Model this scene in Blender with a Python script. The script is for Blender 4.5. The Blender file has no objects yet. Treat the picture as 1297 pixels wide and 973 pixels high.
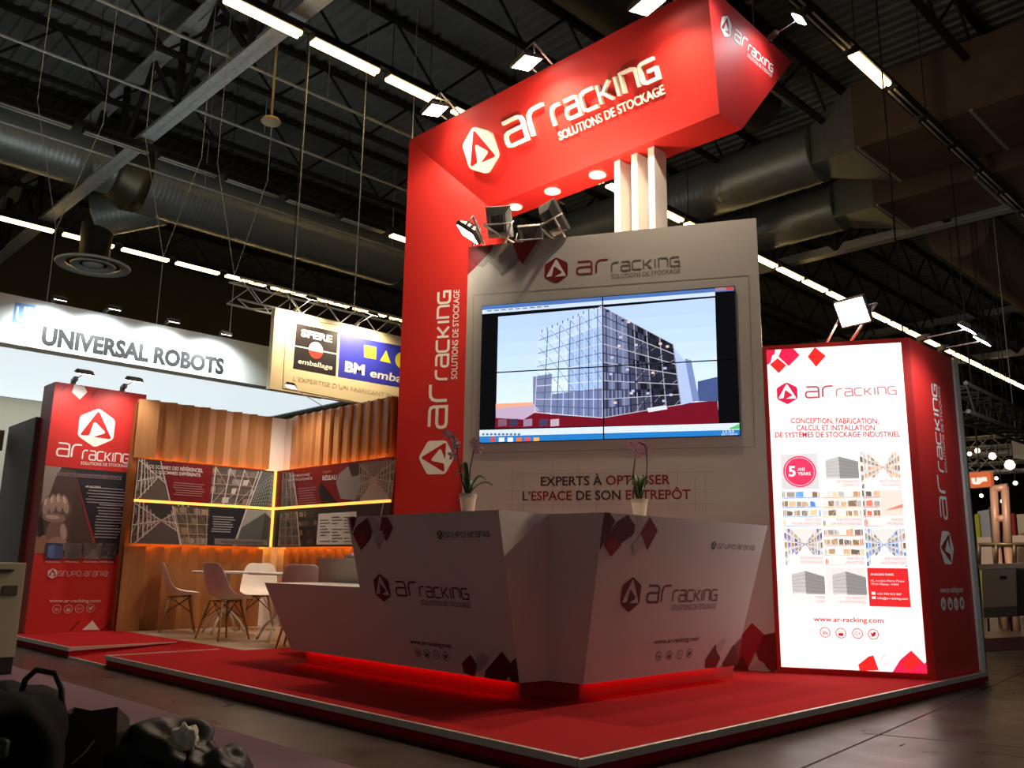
import bpy, bmesh, math, random
from mathutils import Vector, Matrix
from mathutils.geometry import tessellate_polygon
random.seed(7)
S = bpy.context.scene
COL = S.collection
V = Vector

# ------------------------------------------------------------------ camera
PW, PH = 1297.0, 973.0
FPX = 1103.5
YAW, PITCH, ROLL = math.radians(45.5308), math.radians(11.766), math.radians(0.837)
CAM = V((0, 0, 0.955))
_f = V((math.cos(YAW) * math.cos(PITCH), math.sin(YAW) * math.cos(PITCH), math.sin(PITCH)))
_r0 = V((math.sin(YAW), -math.cos(YAW), 0)); _u0 = _r0.cross(_f)
CR = math.cos(ROLL) * _r0 + math.sin(ROLL) * _u0
CU = -math.sin(ROLL) * _r0 + math.cos(ROLL) * _u0
cd = bpy.data.cameras.new('camera'); cam = bpy.data.objects.new('camera', cd); COL.objects.link(cam)
cd.sensor_fit = 'HORIZONTAL'; cd.sensor_width = 36.0; cd.lens = FPX / PW * 36.0
cd.clip_start = 0.05; cd.clip_end = 300
cam.matrix_world = Matrix(((CR.x, CU.x, -_f.x, CAM.x), (CR.y, CU.y, -_f.y, CAM.y), (CR.z, CU.z, -_f.z, CAM.z), (0, 0, 0, 1)))
S.camera = cam

def ray(x, y): return CR * ((x - PW / 2) / FPX) - CU * ((y - PH / 2) / FPX) + _f
def at(x, y, p0, n):
    d = ray(x, y); return CAM + d * ((V(p0) - CAM).dot(V(n)) / d.dot(V(n)))
def atZ(x, y, z): return at(x, y, (0, 0, z), (0, 0, 1))
def atY(x, y, Y): return at(x, y, (0, Y, 0), (0, 1, 0))
def atX(x, y, X): return at(x, y, (X, 0, 0), (1, 0, 0))

# ------------------------------------------------------------------ view, world
S.view_settings.view_transform = 'Standard'; S.view_settings.look = 'None'
S.view_settings.gamma = 1; S.view_settings.use_curve_mapping = False
S.view_settings.exposure = 0.32
w = bpy.data.worlds.new('hall_air'); S.world = w; w.use_nodes = True
w.node_tree.nodes['Background'].inputs[0].default_value = (1.0, 0.94, 0.87, 1)
w.node_tree.nodes['Background'].inputs[1].default_value = 0.05
WARM = (1.0, 0.80, 0.56); COOL = (0.92, 0.96, 1.0); NEUT = (1.0, 0.92, 0.82)
PWR = dict(wall_up=60, beam_down=330, column=22, lightbox_flood=190, arm_beam=26, arm_side=15, banner=26, down=14,
           fascia=105, sfere=190, lounge=85)
TUBE = 7.5

# ------------------------------------------------------------------ materials
def lin(c): return tuple(((x / 255) / 12.92 if x / 255 <= 0.04045 else ((x / 255 + 0.055) / 1.055) ** 2.4) for x in c)
MATS = {}
def M(name, rgb, rough=0.6, metal=0.0, emit=0.0, var=0.0, scale=8.0, bump=0.0, stretch=None, spec=None):
    if name in MATS: return MATS[name]
    m = bpy.data.materials.new(name); m.use_nodes = True; nt = m.node_tree; b = nt.nodes['Principled BSDF']
    c = (*lin(rgb), 1)
    b.inputs['Base Color'].default_value = c; b.inputs['Roughness'].default_value = rough; b.inputs['Metallic'].default_value = metal
    if spec is not None: b.inputs['Specular IOR Level'].default_value = spec
    if emit: b.inputs['Emission Color'].default_value = c; b.inputs['Emission Strength'].default_value = emit
    if var or bump:
        tc = nt.nodes.new('ShaderNodeTexCoord'); mp = nt.nodes.new('ShaderNodeMapping')
        mp.inputs['Scale'].default_value = stretch or (1, 1, 1)
        nz = nt.nodes.new('ShaderNodeTexNoise'); nz.inputs['Scale'].default_value = scale; nz.inputs['Detail'].default_value = 6
        nt.links.new(tc.outputs['Object'], mp.inputs[0]); nt.links.new(mp.outputs[0], nz.inputs['Vector'])
        if var:
            mx = nt.nodes.new('ShaderNodeMix'); mx.data_type = 'RGBA'
            mx.inputs[6].default_value = (*[x * (1 - var) for x in c[:3]], 1); mx.inputs[7].default_value = (*[min(1, x * (1 + var)) for x in c[:3]], 1)
            nt.links.new(nz.outputs['Fac'], mx.inputs[0]); nt.links.new(mx.outputs[2], b.inputs['Base Color'])
        if bump:
            bp = nt.nodes.new('ShaderNodeBump'); bp.inputs['Strength'].default_value = bump; bp.inputs['Distance'].default_value = 0.01
            nt.links.new(nz.outputs['Fac'], bp.inputs['Height']); nt.links.new(bp.outputs[0], b.inputs['Normal'])
    MATS[name] = m; return m

red = M('red_laminate', (200, 38, 32), 0.5, var=0.05, scale=3)
white = M('white_laminate', (226, 220, 214), 0.45, var=0.03, scale=2)
offw = M('white_wall_paint', (205, 198, 190), 0.55, var=0.03, scale=2)
carpet = M('red_carpet', (172, 30, 33), 0.95, var=0.18, scale=260, bump=0.35, spec=0.1)
fascia_red = M('dark_red_skirting', (120, 14, 18), 0.7, var=0.1, scale=10)
alu = M('aluminium_trim', (214, 210, 202), 0.36, 0.55, var=0.15, scale=14)
galv = M('galvanised_steel', (196, 198, 196), 0.5, 0.1, var=0.35, scale=9)
ductm = M('spiral_duct_steel', (172, 176, 172), 0.38, 0.55, var=0.2, scale=6)
plen = M('brown_duct_board', (120, 100, 82), 0.85, var=0.25, scale=2)
steel = M('dark_steel', (42, 40, 38), 0.6, 0.2, var=0.2, scale=6)
black = M('black_plastic', (16, 16, 17), 0.5, var=0.1, scale=20)
greyp = M('grey_plastic', (92, 90, 86), 0.5, var=0.08, scale=12)
woodl = M('oak_veneer', (172, 118, 70), 0.42, var=0.22, scale=5, stretch=(6, 6, 0.35))
woodd = M('brown_veneer', (150, 92, 46), 0.42, var=0.22, scale=5, stretch=(6, 6, 0.35))
woodfl = M('pale_wood_floor', (176, 160, 136), 0.35, var=0.16, scale=5, stretch=(0.5, 5, 1))
beech = M('beech_leg', (176, 128, 78), 0.5, var=0.15, scale=10, stretch=(4, 4, 0.5))
shellm = M('white_shell_plastic', (232, 226, 214), 0.4, var=0.02)
cream = M('cream_paint', (212, 204, 186), 0.6, var=0.04, scale=3)
glow = M('lamp_glass', (255, 244, 222), 0.4, emit=22)
glowc = M('lamp_glass_white', (240, 246, 255), 0.4, emit=14)
tubem = M('lit_tube', (255, 214, 142), 0.5, emit=TUBE)
tubeoff = M('unlit_tube', (196, 190, 180), 0.4, var=0.05)
amber = M('amber_led', (255, 186, 84), 0.5, emit=1.15)
redled = M('red_led', (255, 24, 16), 0.5, emit=3)
deckm = M('corrugated_deck', (140, 142, 136), 0.5, 0.3, var=0.4, scale=1.4)
olive = M('hall_wall_paint', (92, 84, 58), 0.9, var=0.15, scale=1)

# ------------------------------------------------------------------ objects
def tag(o, label, cat, group=None, kind='thing'):
    o['label'] = label; o['category'] = cat; o['kind'] = kind
    if group: o['group'] = group
    return o
def thing(name, loc, label, cat, group=None):
    o = bpy.data.objects.new(name, None); COL.objects.link(o); o.location = loc; o.empty_display_size = 0.1
    return tag(o, label, cat, group)
def link_mesh(name, me, parent):
    o = bpy.data.objects.new(name, me); COL.objects.link(o)
    if parent is not None:
        base = worldloc(parent); me.transform(Matrix.Translation(-base)); o.parent = parent
    return o
def worldloc(o):
    p = V((0, 0, 0))
    while o is not None: p += o.location; o = o.parent
    return p
class MB:
    def __init__(s): s.v = []; s.f = []; s.mi = []; s.sm = []; s.cur = 0; s.smooth = False
    def add(s, vs, fs):
        b = len(s.v); s.v.extend([V(p) for p in vs])
        for f in fs: s.f.append([b + i for i in f]); s.mi.append(s.cur); s.sm.append(s.smooth)
        return s
    def mat(s, i): s.cur = i; return s
    def box(s, c, d, R=None):
        c = V(c); x, y, z = d[0] / 2, d[1] / 2, d[2] / 2
        vs = [V((a * x, b * y, e * z)) for a in (-1, 1) for b in (-1, 1) for e in (-1, 1)]
        if R is not None: vs = [R @ p for p in vs]
        return s.add([c + p for p in vs], [(0, 1, 3, 2), (4, 6, 7, 5), (0, 4, 5, 1), (2, 3, 7, 6), (0, 2, 6, 4), (1, 5, 7, 3)])
    def box2(s, lo, hi): return s.box([(a + b) / 2 for a, b in zip(lo, hi)], [abs(b - a) for a, b in zip(lo, hi)])
    def hull8(s, bot, top):   # two matching loops
        n = len(bot); vs = list(bot) + list(top)
        fs = [tuple(range(n))[::-1], tuple(range(n, 2 * n))] + [(i, (i + 1) % n, n + (i + 1) % n, n + i) for i in range(n)]
        return s.add(vs, fs)
    def prism(s, pts, z0, z1): return s.hull8([(p[0], p[1], z0) for p in pts], [(p[0], p[1], z1) for p in pts])
    def tube(s, pts, r, seg=8, cap=True):
        pts = [V(p) for p in pts]; n = len(pts); rs = r if isinstance(r, (list, tuple)) else [r] * n
        vs = []; prev = None
        for i, p in enumerate(pts):
            t = (pts[min(i + 1, n - 1)] - pts[max(i - 1, 0)]).normalized()
            a = prev if prev is not None else (V((0, 0, 1)) if abs(t.z) < 0.9 else V((1, 0, 0)))
            a = (a - t * a.dot(t)).normalized(); prev = a; b = t.cross(a)
            vs += [p + (a * math.cos(k * 2 * math.pi / seg) + b * math.sin(k * 2 * math.pi / seg)) * rs[i] for k in range(seg)]
        fs = [(i * seg + k, i * seg + (k + 1) % seg, (i + 1) * seg + (k + 1) % seg, (i + 1) * seg + k) for i in range(n - 1) for k in range(seg)]
        old = s.smooth; s.smooth = seg > 5; s.add(vs, fs); s.smooth = old
        if cap:
            b = len(s.v) - len(vs)
            for f in (list(range(seg))[::-1], list(range((n - 1) * seg, n * seg))): s.f.append([b + i for i in f]); s.mi.append(s.cur); s.sm.append(False)
        return s
    def lathe(s, prof, c, seg=24, R=None):
        c = V(c); vs = []
        for r, z in prof:
            for k in range(seg):
                p = V((r * math.cos(k * 2 * math.pi / seg), r * math.sin(k * 2 * math.pi / seg), z)); vs.append(c + (R @ p if R is not None else p))
        fs = [(i * seg + k, i * seg + (k + 1) % seg, (i + 1) * seg + (k + 1) % seg, (i + 1) * seg + k) for i in range(len(prof) - 1) for k in range(seg)]
        old = s.smooth; s.smooth = True; s.add(vs, fs); s.smooth = old; return s
    def build(s, name, mats, parent=None, bevel=0.0, fixn=True):
        me = bpy.data.meshes.new(name); me.from_pydata([tuple(p) for p in s.v], [], s.f)
        for m in (mats if isinstance(mats, (list, tuple)) else [mats]): me.materials.append(m)
        for p, i, q in zip(me.polygons, s.mi, s.sm): p.material_index = i; p.use_smooth = q
        if fixn:
            bm = bmesh.new(); bm.from_mesh(me); bmesh.ops.recalc_face_normals(bm, faces=bm.faces); bm.to_mesh(me); bm.free()
        me.update(); o = link_mesh(name, me, parent)
        if bevel: md = o.modifiers.new('edge', 'BEVEL'); md.width = bevel; md.segments = 2; md.limit_method = 'ANGLE'
        return o
def solid(o, label, cat, group=None, kind='thing'): return tag(o, label, cat, group, kind)
def struct(o, label=None):
    o['kind'] = 'structure'
    if label: o['label'] = label
    return o
def aimrot(d):   # local -Z looks along d
    return V(d).normalized().to_track_quat('-Z', 'Y').to_matrix()
def lamp(name, kind, pos, d, power, col, parent, size=0.2, angle=90, blend=0.6, radius=0.05):
    L = bpy.data.lights.new(name, kind); L.energy = power; L.color = col
    if kind == 'SPOT': L.spot_size = math.radians(angle); L.spot_blend = blend; L.shadow_soft_size = radius
    elif kind == 'AREA':
        if isinstance(size, tuple): L.shape = 'RECTANGLE'; L.size, L.size_y = size
        else: L.size = size
    else: L.shadow_soft_size = radius
    o = bpy.data.objects.new(name, L); COL.objects.link(o)
    o.rotation_euler = aimrot(d).to_euler(); o.location = V(pos) - (worldloc(parent) if parent else V((0, 0, 0)))
    if parent: o.parent = parent
    return o
def copy_thing(o, loc, rz, label, group=None):
    c = o.copy(); COL.objects.link(c); c.location = loc; c.rotation_euler = (0, 0, rz); c['label'] = label
    if group: c['group'] = group
    for ch in o.children:
        d = ch.copy(); COL.objects.link(d); d.parent = c
        for g in ch.children: e = g.copy(); COL.objects.link(e); e.parent = d
    return c

# ------------------------------------------------------------------ flat graphics: printed in the plane of a real surface
_TXT = {}
def text_mesh(s, bold=0.0):
    k = (s, bold)
    if k not in _TXT:
        cu = bpy.data.curves.new('lettering', 'FONT'); cu.body = s; cu.offset = bold; cu.resolution_u = 3
        o = bpy.data.objects.new('lettering', cu); COL.objects.link(o)
        dg = bpy.context.evaluated_depsgraph_get(); me = o.evaluated_get(dg).to_mesh()
        _TXT[k] = ([(v.co.x, v.co.y) for v in me.vertices], [tuple(p.vertices) for p in me.polygons])
        o.evaluated_get(dg).to_mesh_clear(); bpy.data.objects.remove(o); bpy.data.curves.remove(cu)
    return _TXT[k]
_ISL = {}
def letter_islands(t, bold):
    k = (t, bold)
    if k not in _ISL:
        vs, fs = text_mesh(t, bold); par = list(range(len(vs)))
        def find(i):
            while par[i] != i: par[i] = par[par[i]]; i = par[i]
            return i
        for f in fs:
            for i in f[1:]: par[find(i)] = find(f[0])
        g = {}
        for i in range(len(vs)): g.setdefault(find(i), []).append(i)
        out = []
        for ids in g.values():
            m_ = {v: n for n, v in enumerate(ids)}; out.append((ids, [tuple(m_[i] for i in f) for f in fs if f[0] in m_]))
        _ISL[k] = out
    return _ISL[k]
def clip_poly(pts, clip):
    area = sum(a[0] * b[1] - b[0] * a[1] for a, b in zip(clip, clip[1:] + clip[:1]))
    C = clip if area > 0 else clip[::-1]
    for a, b in zip(C, C[1:] + C[:1]):
        out = []; side = lambda p: (b[0] - a[0]) * (p[1] - a[1]) - (b[1] - a[1]) * (p[0] - a[0])
        for i, p in enumerate(pts):
            q = pts[i - 1]; sp, sq = side(p), side(q)
            if (sp >= 0) != (sq >= 0): t = sq / (sq - sp); out.append((q[0] + (p[0] - q[0]) * t, q[1] + (p[1] - q[1]) * t))
            if sp >= 0: out.append(p)
        pts = out
        if len(pts) < 3: return []
    return pts
def ribbon(pts, w):
    n = len(pts); L = []; Rr = []
    for i in range(n):
        ds = []
        if i > 0: d = V((pts[i][0] - pts[i - 1][0], pts[i][1] - pts[i - 1][1])); ds.append(d.normalized())
        if i < n - 1: d = V((pts[i + 1][0] - pts[i][0], pts[i + 1][1] - pts[i][1])); ds.append(d.normalized())
        t = sum(ds, V((0, 0))).normalized() if len(ds) > 1 else ds[0]
        nn = V((-t.y, t.x)); k = w / 2 / max(0.5, abs(nn.dot(V((-ds[0].y, ds[0].x)))))
        L.append((pts[i][0] + nn.x * k, pts[i][1] + nn.y * k)); Rr.append((pts[i][0] - nn.x * k, pts[i][1] - nn.y * k))
    return [[Rr[i], Rr[i + 1], L[i + 1], L[i]] for i in range(n - 1)], L + Rr[::-1]
GL = {  # rounded square letters, unit box
 'a': [[(.05, 1), (.78, 1), (.95, .93), (1, .78), (1, 0), (.2, 0), (.05, .06), (0, .2), (0, .36), (.05, .5), (.2, .56), (1, .56)]],
 'r': [[(0, 0), (0, .6), (.08, .85), (.25, .97), (.5, 1), (1, 1)]],
 'c': [[(1, 1), (.25, 1), (.07, .93), (0, .78), (0, .22), (.07, .07), (.25, 0), (1, 0)]],
 'K': [[(0, 0), (0, 1)], [(0, .5), (.3, .5), (.95, 1)], [(.3, .5), (.95, 0)]],
 'I': [[(.5, 0), (.5, 1)]],
 'n': [[(0, 0), (0, 1), (.75, 1), (.93, .93), (1, .78), (1, 0)]],
 'G': [[(1, 1), (.25, 1), (.07, .93), (0, .78), (0, .22), (.07, .07), (.25, 0), (1, 0), (1, .5), (.45, .5)]],
 'U': [[(0, 1), (0, .22), (.07, .07), (.25, 0), (.75, 0), (.93, .07), (1, .22), (1, 1)]],
 'P': [[(0, 0), (0, 1), (.75, 1), (.95, .92), (1, .75), (.95, .5), (.75, .42), (0, .42)]],
 'O': [[(.25, 0), (.07, .07), (0, .22), (0, .78), (.07, .93), (.25, 1), (.75, 1), (.93, .93), (1, .78), (1, .22), (.93, .07), (.75, 0), (.25, 0)]],
}
def hexpts(R=0.5, rr=0.16):
    out = []; c = [V((math.sin(k * math.pi / 3), math.cos(k * math.pi / 3))) * R * 1.06 for k in range(6)]
    for k in range(6):
        p, q, r = c[k - 1], c[k], c[(k + 1) % 6]; a = q + (p - q) * rr; b = q + (r - q) * rr
        for t in (0, .25, .5, .75, 1): z = a * (1 - t) ** 2 + q * 2 * t * (1 - t) + b * t * t; out.append((z.x, z.y))
    return out
APTS = [(-.02, .43), (.03, .42), (.385, -.22), (.37, -.265), (-.06, -.255), (.20, -.135), (.225, -.105), (.21, -.07), (-.03, .135), (-.07, .145), (-.10, .11), (-.165, -.2), (-.19, -.225), (-.37, -.245), (-.385, -.20)]
class Canvas:
    def __init__(s, p0, u, v, emit=0.0, rough=0.5, pre='print', raise_=0.0, lift=0.0012):
        s.p0 = V(p0); s.u = V(u).normalized(); s.v = V(v).normalized(); s.n = s.u.cross(s.v).normalized()
        s.emit = emit; s.rough = rough; s.pre = pre; s.mb = MB(); s.mats = []; s.clip = None; s.xf = None; s.raise_ = raise_; s.lift = lift; s.ops = []
    def px(s, x, y):
        q = at(x, y, s.p0, s.n) - s.p0; return (q.dot(s.u), q.dot(s.v))
    def P(s, a, k): return s.p0 + s.u * a[0] + s.v * a[1] + s.n * (s.lift + 0.0008 * k + 2e-6 * len(s.ops))
    def m(s, col):
        nm = '%s_%02x%02x%02x_%d_%d' % (s.pre, *[int(c) for c in col], round(s.emit * 100), round(s.rough * 100))
        m = M(nm, col, s.rough, emit=s.emit)
        if m not in s.mats: s.mats.append(m)
        s.mb.cur = s.mats.index(m)
    def poly(s, pts, col, k=1, clip=True):
        if s.xf: pts = [s.xf(p) for p in pts]
        if s.clip and clip:
            pts = clip_poly(list(pts), s.clip)
            if len(pts) < 3: return s
        s.m(col); v0, f0 = len(s.mb.v), len(s.mb.f)
        tri = tessellate_polygon([[V((p[0], p[1], 0)) for p in pts]]) if len(pts) > 4 else None
        if tri is not None and len(tri) == 0: tri = None
        fs = [tuple(t) for t in tri] if tri else [tuple(range(len(pts)))]
        n = len(pts)
        if s.raise_:
            top = [s.P(p, k) + s.n * s.raise_ for p in pts]; bot = [s.P(p, 0) for p in pts]
            s.mb.add(top + bot, fs + [(i, (i + 1) % n, n + (i + 1) % n, n + i) for i in range(n)])
        else: s.mb.add([s.P(p, k) for p in pts], fs)
        s.ops.append((v0, len(s.mb.v), f0, len(s.mb.f))); return s
    def rect(s, a, b, col, k=1): return s.poly([(a[0], a[1]), (b[0], a[1]), (b[0], b[1]), (a[0], b[1])], col, k)
    def pxpoly(s, pts, col, k=1): return s.poly([s.px(*p) for p in pts], col, k)
    def line(s, pts, w, col, k=1):
        for a in ribbon(pts, w)[0]: s.poly(a, col, k)
        return s
    def pxline(s, pts, w, col, k=1): return s.line([s.px(*p) for p in pts], w, col, k)
    def text(s, t, u0, v0, u1, h, col, k=2, bold=0.0, shear=0.0, slope=0.0, cap=0.68):
        vs, fs = text_mesh(t, bold)
        if not vs: return s
        x0 = min(p[0] for p in vs); x1 = max(p[0] for p in vs); sx = (u1 - u0) / (x1 - x0); sy = h / cap
        pts = [(u0 + (p[0] - x0) * sx + p[1] * sy * shear, v0 + p[1] * sy + (p[0] - x0) * sx * slope) for p in vs]
        if s.xf: pts = [s.xf(p) for p in pts]
        s.m(col)
        for ids, fl in letter_islands(t, bold):
            v0, f0 = len(s.mb.v), len(s.mb.f); q = [pts[i] for i in ids]
            if s.raise_:
                b = len(q); s.mb.add([s.P(p, k) + s.n * s.raise_ for p in q] + [s.P(p, 0) for p in q], fl)
                ed = {(f[i], f[(i + 1) % len(f)]) for f in fl for i in range(len(f))}
                for (i, j) in ed:
                    if (j, i) not in ed: s.mb.f.append([v0 + i, v0 + j, v0 + b + j, v0 + b + i]); s.mb.mi.append(s.mb.cur); s.mb.sm.append(False)
            else: s.mb.add([s.P(p, k) for p in q], fl)
            s.ops.append((v0, len(s.mb.v), f0, len(s.mb.f)))
        return s
    def pxtext(s, t, bl, br, tl, col, k=2, bold=0.0, shear=0.0):
        a, b, c = s.px(*bl), s.px(*br), s.px(*tl)
        return s.text(t, a[0], a[1], b[0], c[1] - a[1], col, k, bold, shear, slope=(b[1] - a[1]) / (b[0] - a[0]))
    def disc(s, c, r, col, k=1, seg=28): return s.poly([(c[0] + r * math.cos(i * 2 * math.pi / seg), c[1] + r * math.sin(i * 2 * math.pi / seg)) for i in range(seg)], col, k)
    def ring(s, c, r, w, col, k=1, seg=28):
        for i in range(seg):
            a, b = i * 2 * math.pi / seg, (i + 1) * 2 * math.pi / seg
            s.poly([(c[0] + q * math.cos(t), c[1] + q * math.sin(t)) for q, t in ((r, a), (r, b), (r - w, b), (r - w, a))], col, k)
        return s
    def emblem(s, c, H, hexc, ac, k=2):
        s.poly([(c[0] + x * H, c[1] + y * H) for x, y in hexpts()], hexc, k)
        s.poly([(c[0] + x * H, c[1] + y * H) for x, y in APTS], ac, k + 1); return s
    def glyphs(s, word, x0, x1, y0, h, w, col, k=2, gap=0.28):
        wd = {'I': 0.22, 'r': 0.8, 'K': 0.9}
        tot = sum(wd.get(ch, 1) for ch in word) + gap * (len(word) - 1); q = (x1 - x0) / tot; x = x0
        for ch in word:
            cw = wd.get(ch, 1) * q
            for pl in GL[ch]: s.line([(x + a * cw, y0 + b * h) for a, b in pl], w, col, k)
            x += cw + gap * q
        return s
    def lockup(s, c, H, hexc, ac, lc, tc, k=2, lw=0.055, bold=0.0, rlc=None):
        s.emblem(c, H, hexc, ac, k)
        s.glyphs('ar', c[0] + .82 * H, c[0] + 2.02 * H, c[1] - .25 * H, .5 * H, lw * 1.25 * H, rlc or lc, k, .3)
        s.glyphs('racKInG', c[0] + 2.16 * H, c[0] + 4.68 * H, c[1] - .25 * H, .35 * H, lw * H, lc, k)
        s.text('SOLUTIONS DE STOCKAGE', c[0] + 2.14 * H, c[1] - .53 * H, c[0] + 4.7 * H, .17 * H, tc, k, bold); return s
    def icons(s, cs, r, col, bg=None, k=2, w=0.09):
        for c, t in zip(cs, ('in', 'You', 'G+', 'bird')):
            if bg: s.disc(c, r, bg, k)
            else: s.ring(c, r, r * w * 1.6, col, k)
            tc = col
            if t == 'in': s.text('in', c[0] - .42 * r, c[1] - .4 * r, c[0] + .45 * r, .75 * r, tc, k + 1, 0.02)
            elif t == 'You':
                s.text('You', c[0] - .4 * r, c[1] + .1 * r, c[0] + .4 * r, .4 * r, tc, k + 1)
                s.rect((c[0] - .45 * r, c[1] - .55 * r), (c[0] + .45 * r, c[1] + .02 * r), tc, k + 1)
            elif t == 'G+': s.text('G+', c[0] - .55 * r, c[1] - .35 * r, c[0] + .6 * r, .7 * r, tc, k + 1)
            else: s.poly([(c[0] + x * r, c[1] + y * r) for x, y in ((-.55, -.4), (-.1, -.5), (.3, -.25), (.45, .15), (.6, .35), (.4, .35), (.2, .5), (-.02, .35), (-.05, .15), (-.3, .22), (-.55, .42), (-.5, .1), (-.35, -.12), (-.28, -.28))], tc, k + 1)
        return s
    def diamond(s, c, a, b, col, k=1): return s.poly([(c[0] - a, c[1]), (c[0], c[1] - b), (c[0] + a, c[1]), (c[0], c[1] + b)], col, k)
    def build(s, name, parent):
        # far-apart prints become parts of their own
        if not s.ops: return None
        mb = s.mb; box = []
        for (v0, v1, f0, f1) in s.ops:
            P_ = mb.v[v0:v1]; box.append(([min(p[i] for p in P_) for i in range(3)], [max(p[i] for p in P_) for i in range(3)]))
        par = list(range(len(box)))
        def find(i):
            while par[i] != i: par[i] = par[par[i]]; i = par[i]
            return i
        if len(box) < 3000:
            sz = [max(h - l for l, h in zip(*b)) for b in box]
            for i in range(len(box)):
                for j in range(i):
                    if find(i) == find(j): continue
                    g = math.sqrt(sum(max(0, box[i][0][k] - box[j][1][k], box[j][0][k] - box[i][1][k]) ** 2 for k in range(3)))
                    if g <= max(.0195, .49 * max(sz[i], sz[j])): par[find(i)] = find(j)
        else: par = [0] * len(box)
        groups = {}
        for i in range(len(box)): groups.setdefault(find(i), []).append(i)
        for ids in groups.values():
            o = MB()
            for i in ids:
                v0, v1, f0, f1 = s.ops[i]; b = len(o.v) - v0; o.v += mb.v[v0:v1]
                o.f += [[q + b for q in f] for f in mb.f[f0:f1]]; o.mi += mb.mi[f0:f1]; o.sm += mb.sm[f0:f1]
            used = sorted(set(o.mi)); o.mi = [used.index(i) for i in o.mi]
            o.build(name, [s.mats[i] for i in used], parent, fixn=False)

def quadmap(q):
    def f(a, b):
        return tuple(q[0][i] * (1 - a) * (1 - b) + q[1][i] * a * (1 - b) + q[2][i] * a * b + q[3][i] * (1 - a) * b for i in (0, 1))
    return f
def shade(c, k): return tuple(max(0, min(255, x * k)) for x in c)
def photo(c, q, style, bg, ink, acc, seed=1, k=2):
    """a printed photograph of warehouse racking in the quad q (BL, BR, TR, TL in plane units)"""
    LO, HI = (.45, .95) if bg[0] < 180 else (.85, 1.5)
    rn = random.Random(seed); f = quadmap(q); old = c.clip; c.clip = list(q)
    W = math.dist(q[0], q[1]); c.poly(q, bg, k)
    P = lambda pts, col, kk: c.poly([f(*p) for p in pts], col, kk)
    Ln = lambda a, b, w_, col, kk: c.line([f(*a), f(*b)], w_ * W, col, kk)
    if style == 'aisle':
        vx, vy = .5 + rn.uniform(-.08, .08), .58
        P([(0, 0), (1, 0), (vx + .03, vy), (vx - .03, vy)], shade(bg, 1.5), k + 1)
        for sd in (0, 1):
            for lv in range(5):
                y0 = lv * .27 - .1; Ln((sd, y0), (vx, vy), .014, acc if lv % 2 else ink, k + 2)
                for j in range(5):
                    t0 = j * .17; t1 = t0 + .13; mix = lambda t, y: (sd + (vx - sd) * t, y + (vy - y) * t)
                    P([mix(t0, y0 + .03), mix(t1, y0 + .03), mix(t1, y0 + .19), mix(t0, y0 + .19)], shade(rn.choice([ink, acc, (150, 120, 92)]), rn.uniform(LO - .1, HI - .15)), k + 1)
            for j in range(7):
                t = (j / 7) ** .8; x = sd + (vx - sd) * t; Ln((x, -.1 + (vy + .1) * t), (x, 1.3 + (vy - 1.3) * t), .02 * (1 - t) + .004, ink, k + 3)
                if j < 5:
                    t2 = ((j + 1) / 7) ** .8; x2 = sd + (vx - sd) * t2
                    Ln((x, .2 + (vy - .2) * t), (x2, .6 + (vy - .6) * t2), .008, ink, k + 3)
    elif style == 'shelf':
        for lv in range(4):
            y = lv * .26 + .02
            x = -.05
            while x < 1:
                wd = rn.uniform(.1, .22); P([(x, y + .03), (x + wd, y + .03), (x + wd, y + rn.uniform(.14, .21)), (x, y + .17)], shade(rn.choice([acc, ink, (168, 140, 110), (120, 112, 104)]), rn.uniform(LO, HI)), k + 1); x += wd + rn.uniform(.01, .05)
            Ln((-.05, y), (1.05, y + .02), .022, acc, k + 2)
        for j in range(4): Ln((.05 + j * .3, 0), (.05 + j * .3, 1), .022, ink, k + 3)
        for j in range(3): Ln((.05 + j * .3, 0), (.35 + j * .3, .5), .008, ink, k + 2); Ln((.05 + j * .3, 1), (.35 + j * .3, .5), .008, ink, k + 2)
    elif style == 'tower':
        P([(.05, 0), (.62, 0), (.62, .92), (.05, .5)], shade(bg, .6), k + 1); P([(.62, 0), (1, 0), (1, .62), (.62, .92)], shade(bg, .4), k + 1)
        for j in range(9):
            t = j / 8; Ln((.05 + .57 * t, 0), (.05 + .57 * t, .5 + .42 * t), .009, ink, k + 2); Ln((.62 + .38 * t, 0), (.62 + .38 * t, .92 - .3 * t), .009, ink, k + 2)
            Ln((.05, .5 * t), (.62, .92 * t), .007, ink, k + 2); Ln((.62, .92 * t), (1, .62 * t), .007, ink, k + 2)
    elif style == 'block':
        P([(.15, .12), (.5, .05), (.5, .9), (.15, .8)], shade(ink, 1.15), k + 1); P([(.5, .05), (1, .1), (1, .75), (.5, .9)], shade(ink, .85), k + 1)
        for j in range(8): t = j / 8; Ln((.15, .12 + .68 * t), (.5, .05 + .85 * t), .006, shade(ink, .6), k + 2); Ln((.5, .05 + .85 * t), (1, .1 + .65 * t), .006, shade(ink, .6), k + 2)
    c.clip = old

WHT = (240, 236, 228); DRED = (120, 14, 26); RED = (176, 24, 34); GRY = (120, 108, 106); DK = (58, 48, 48)

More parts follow.
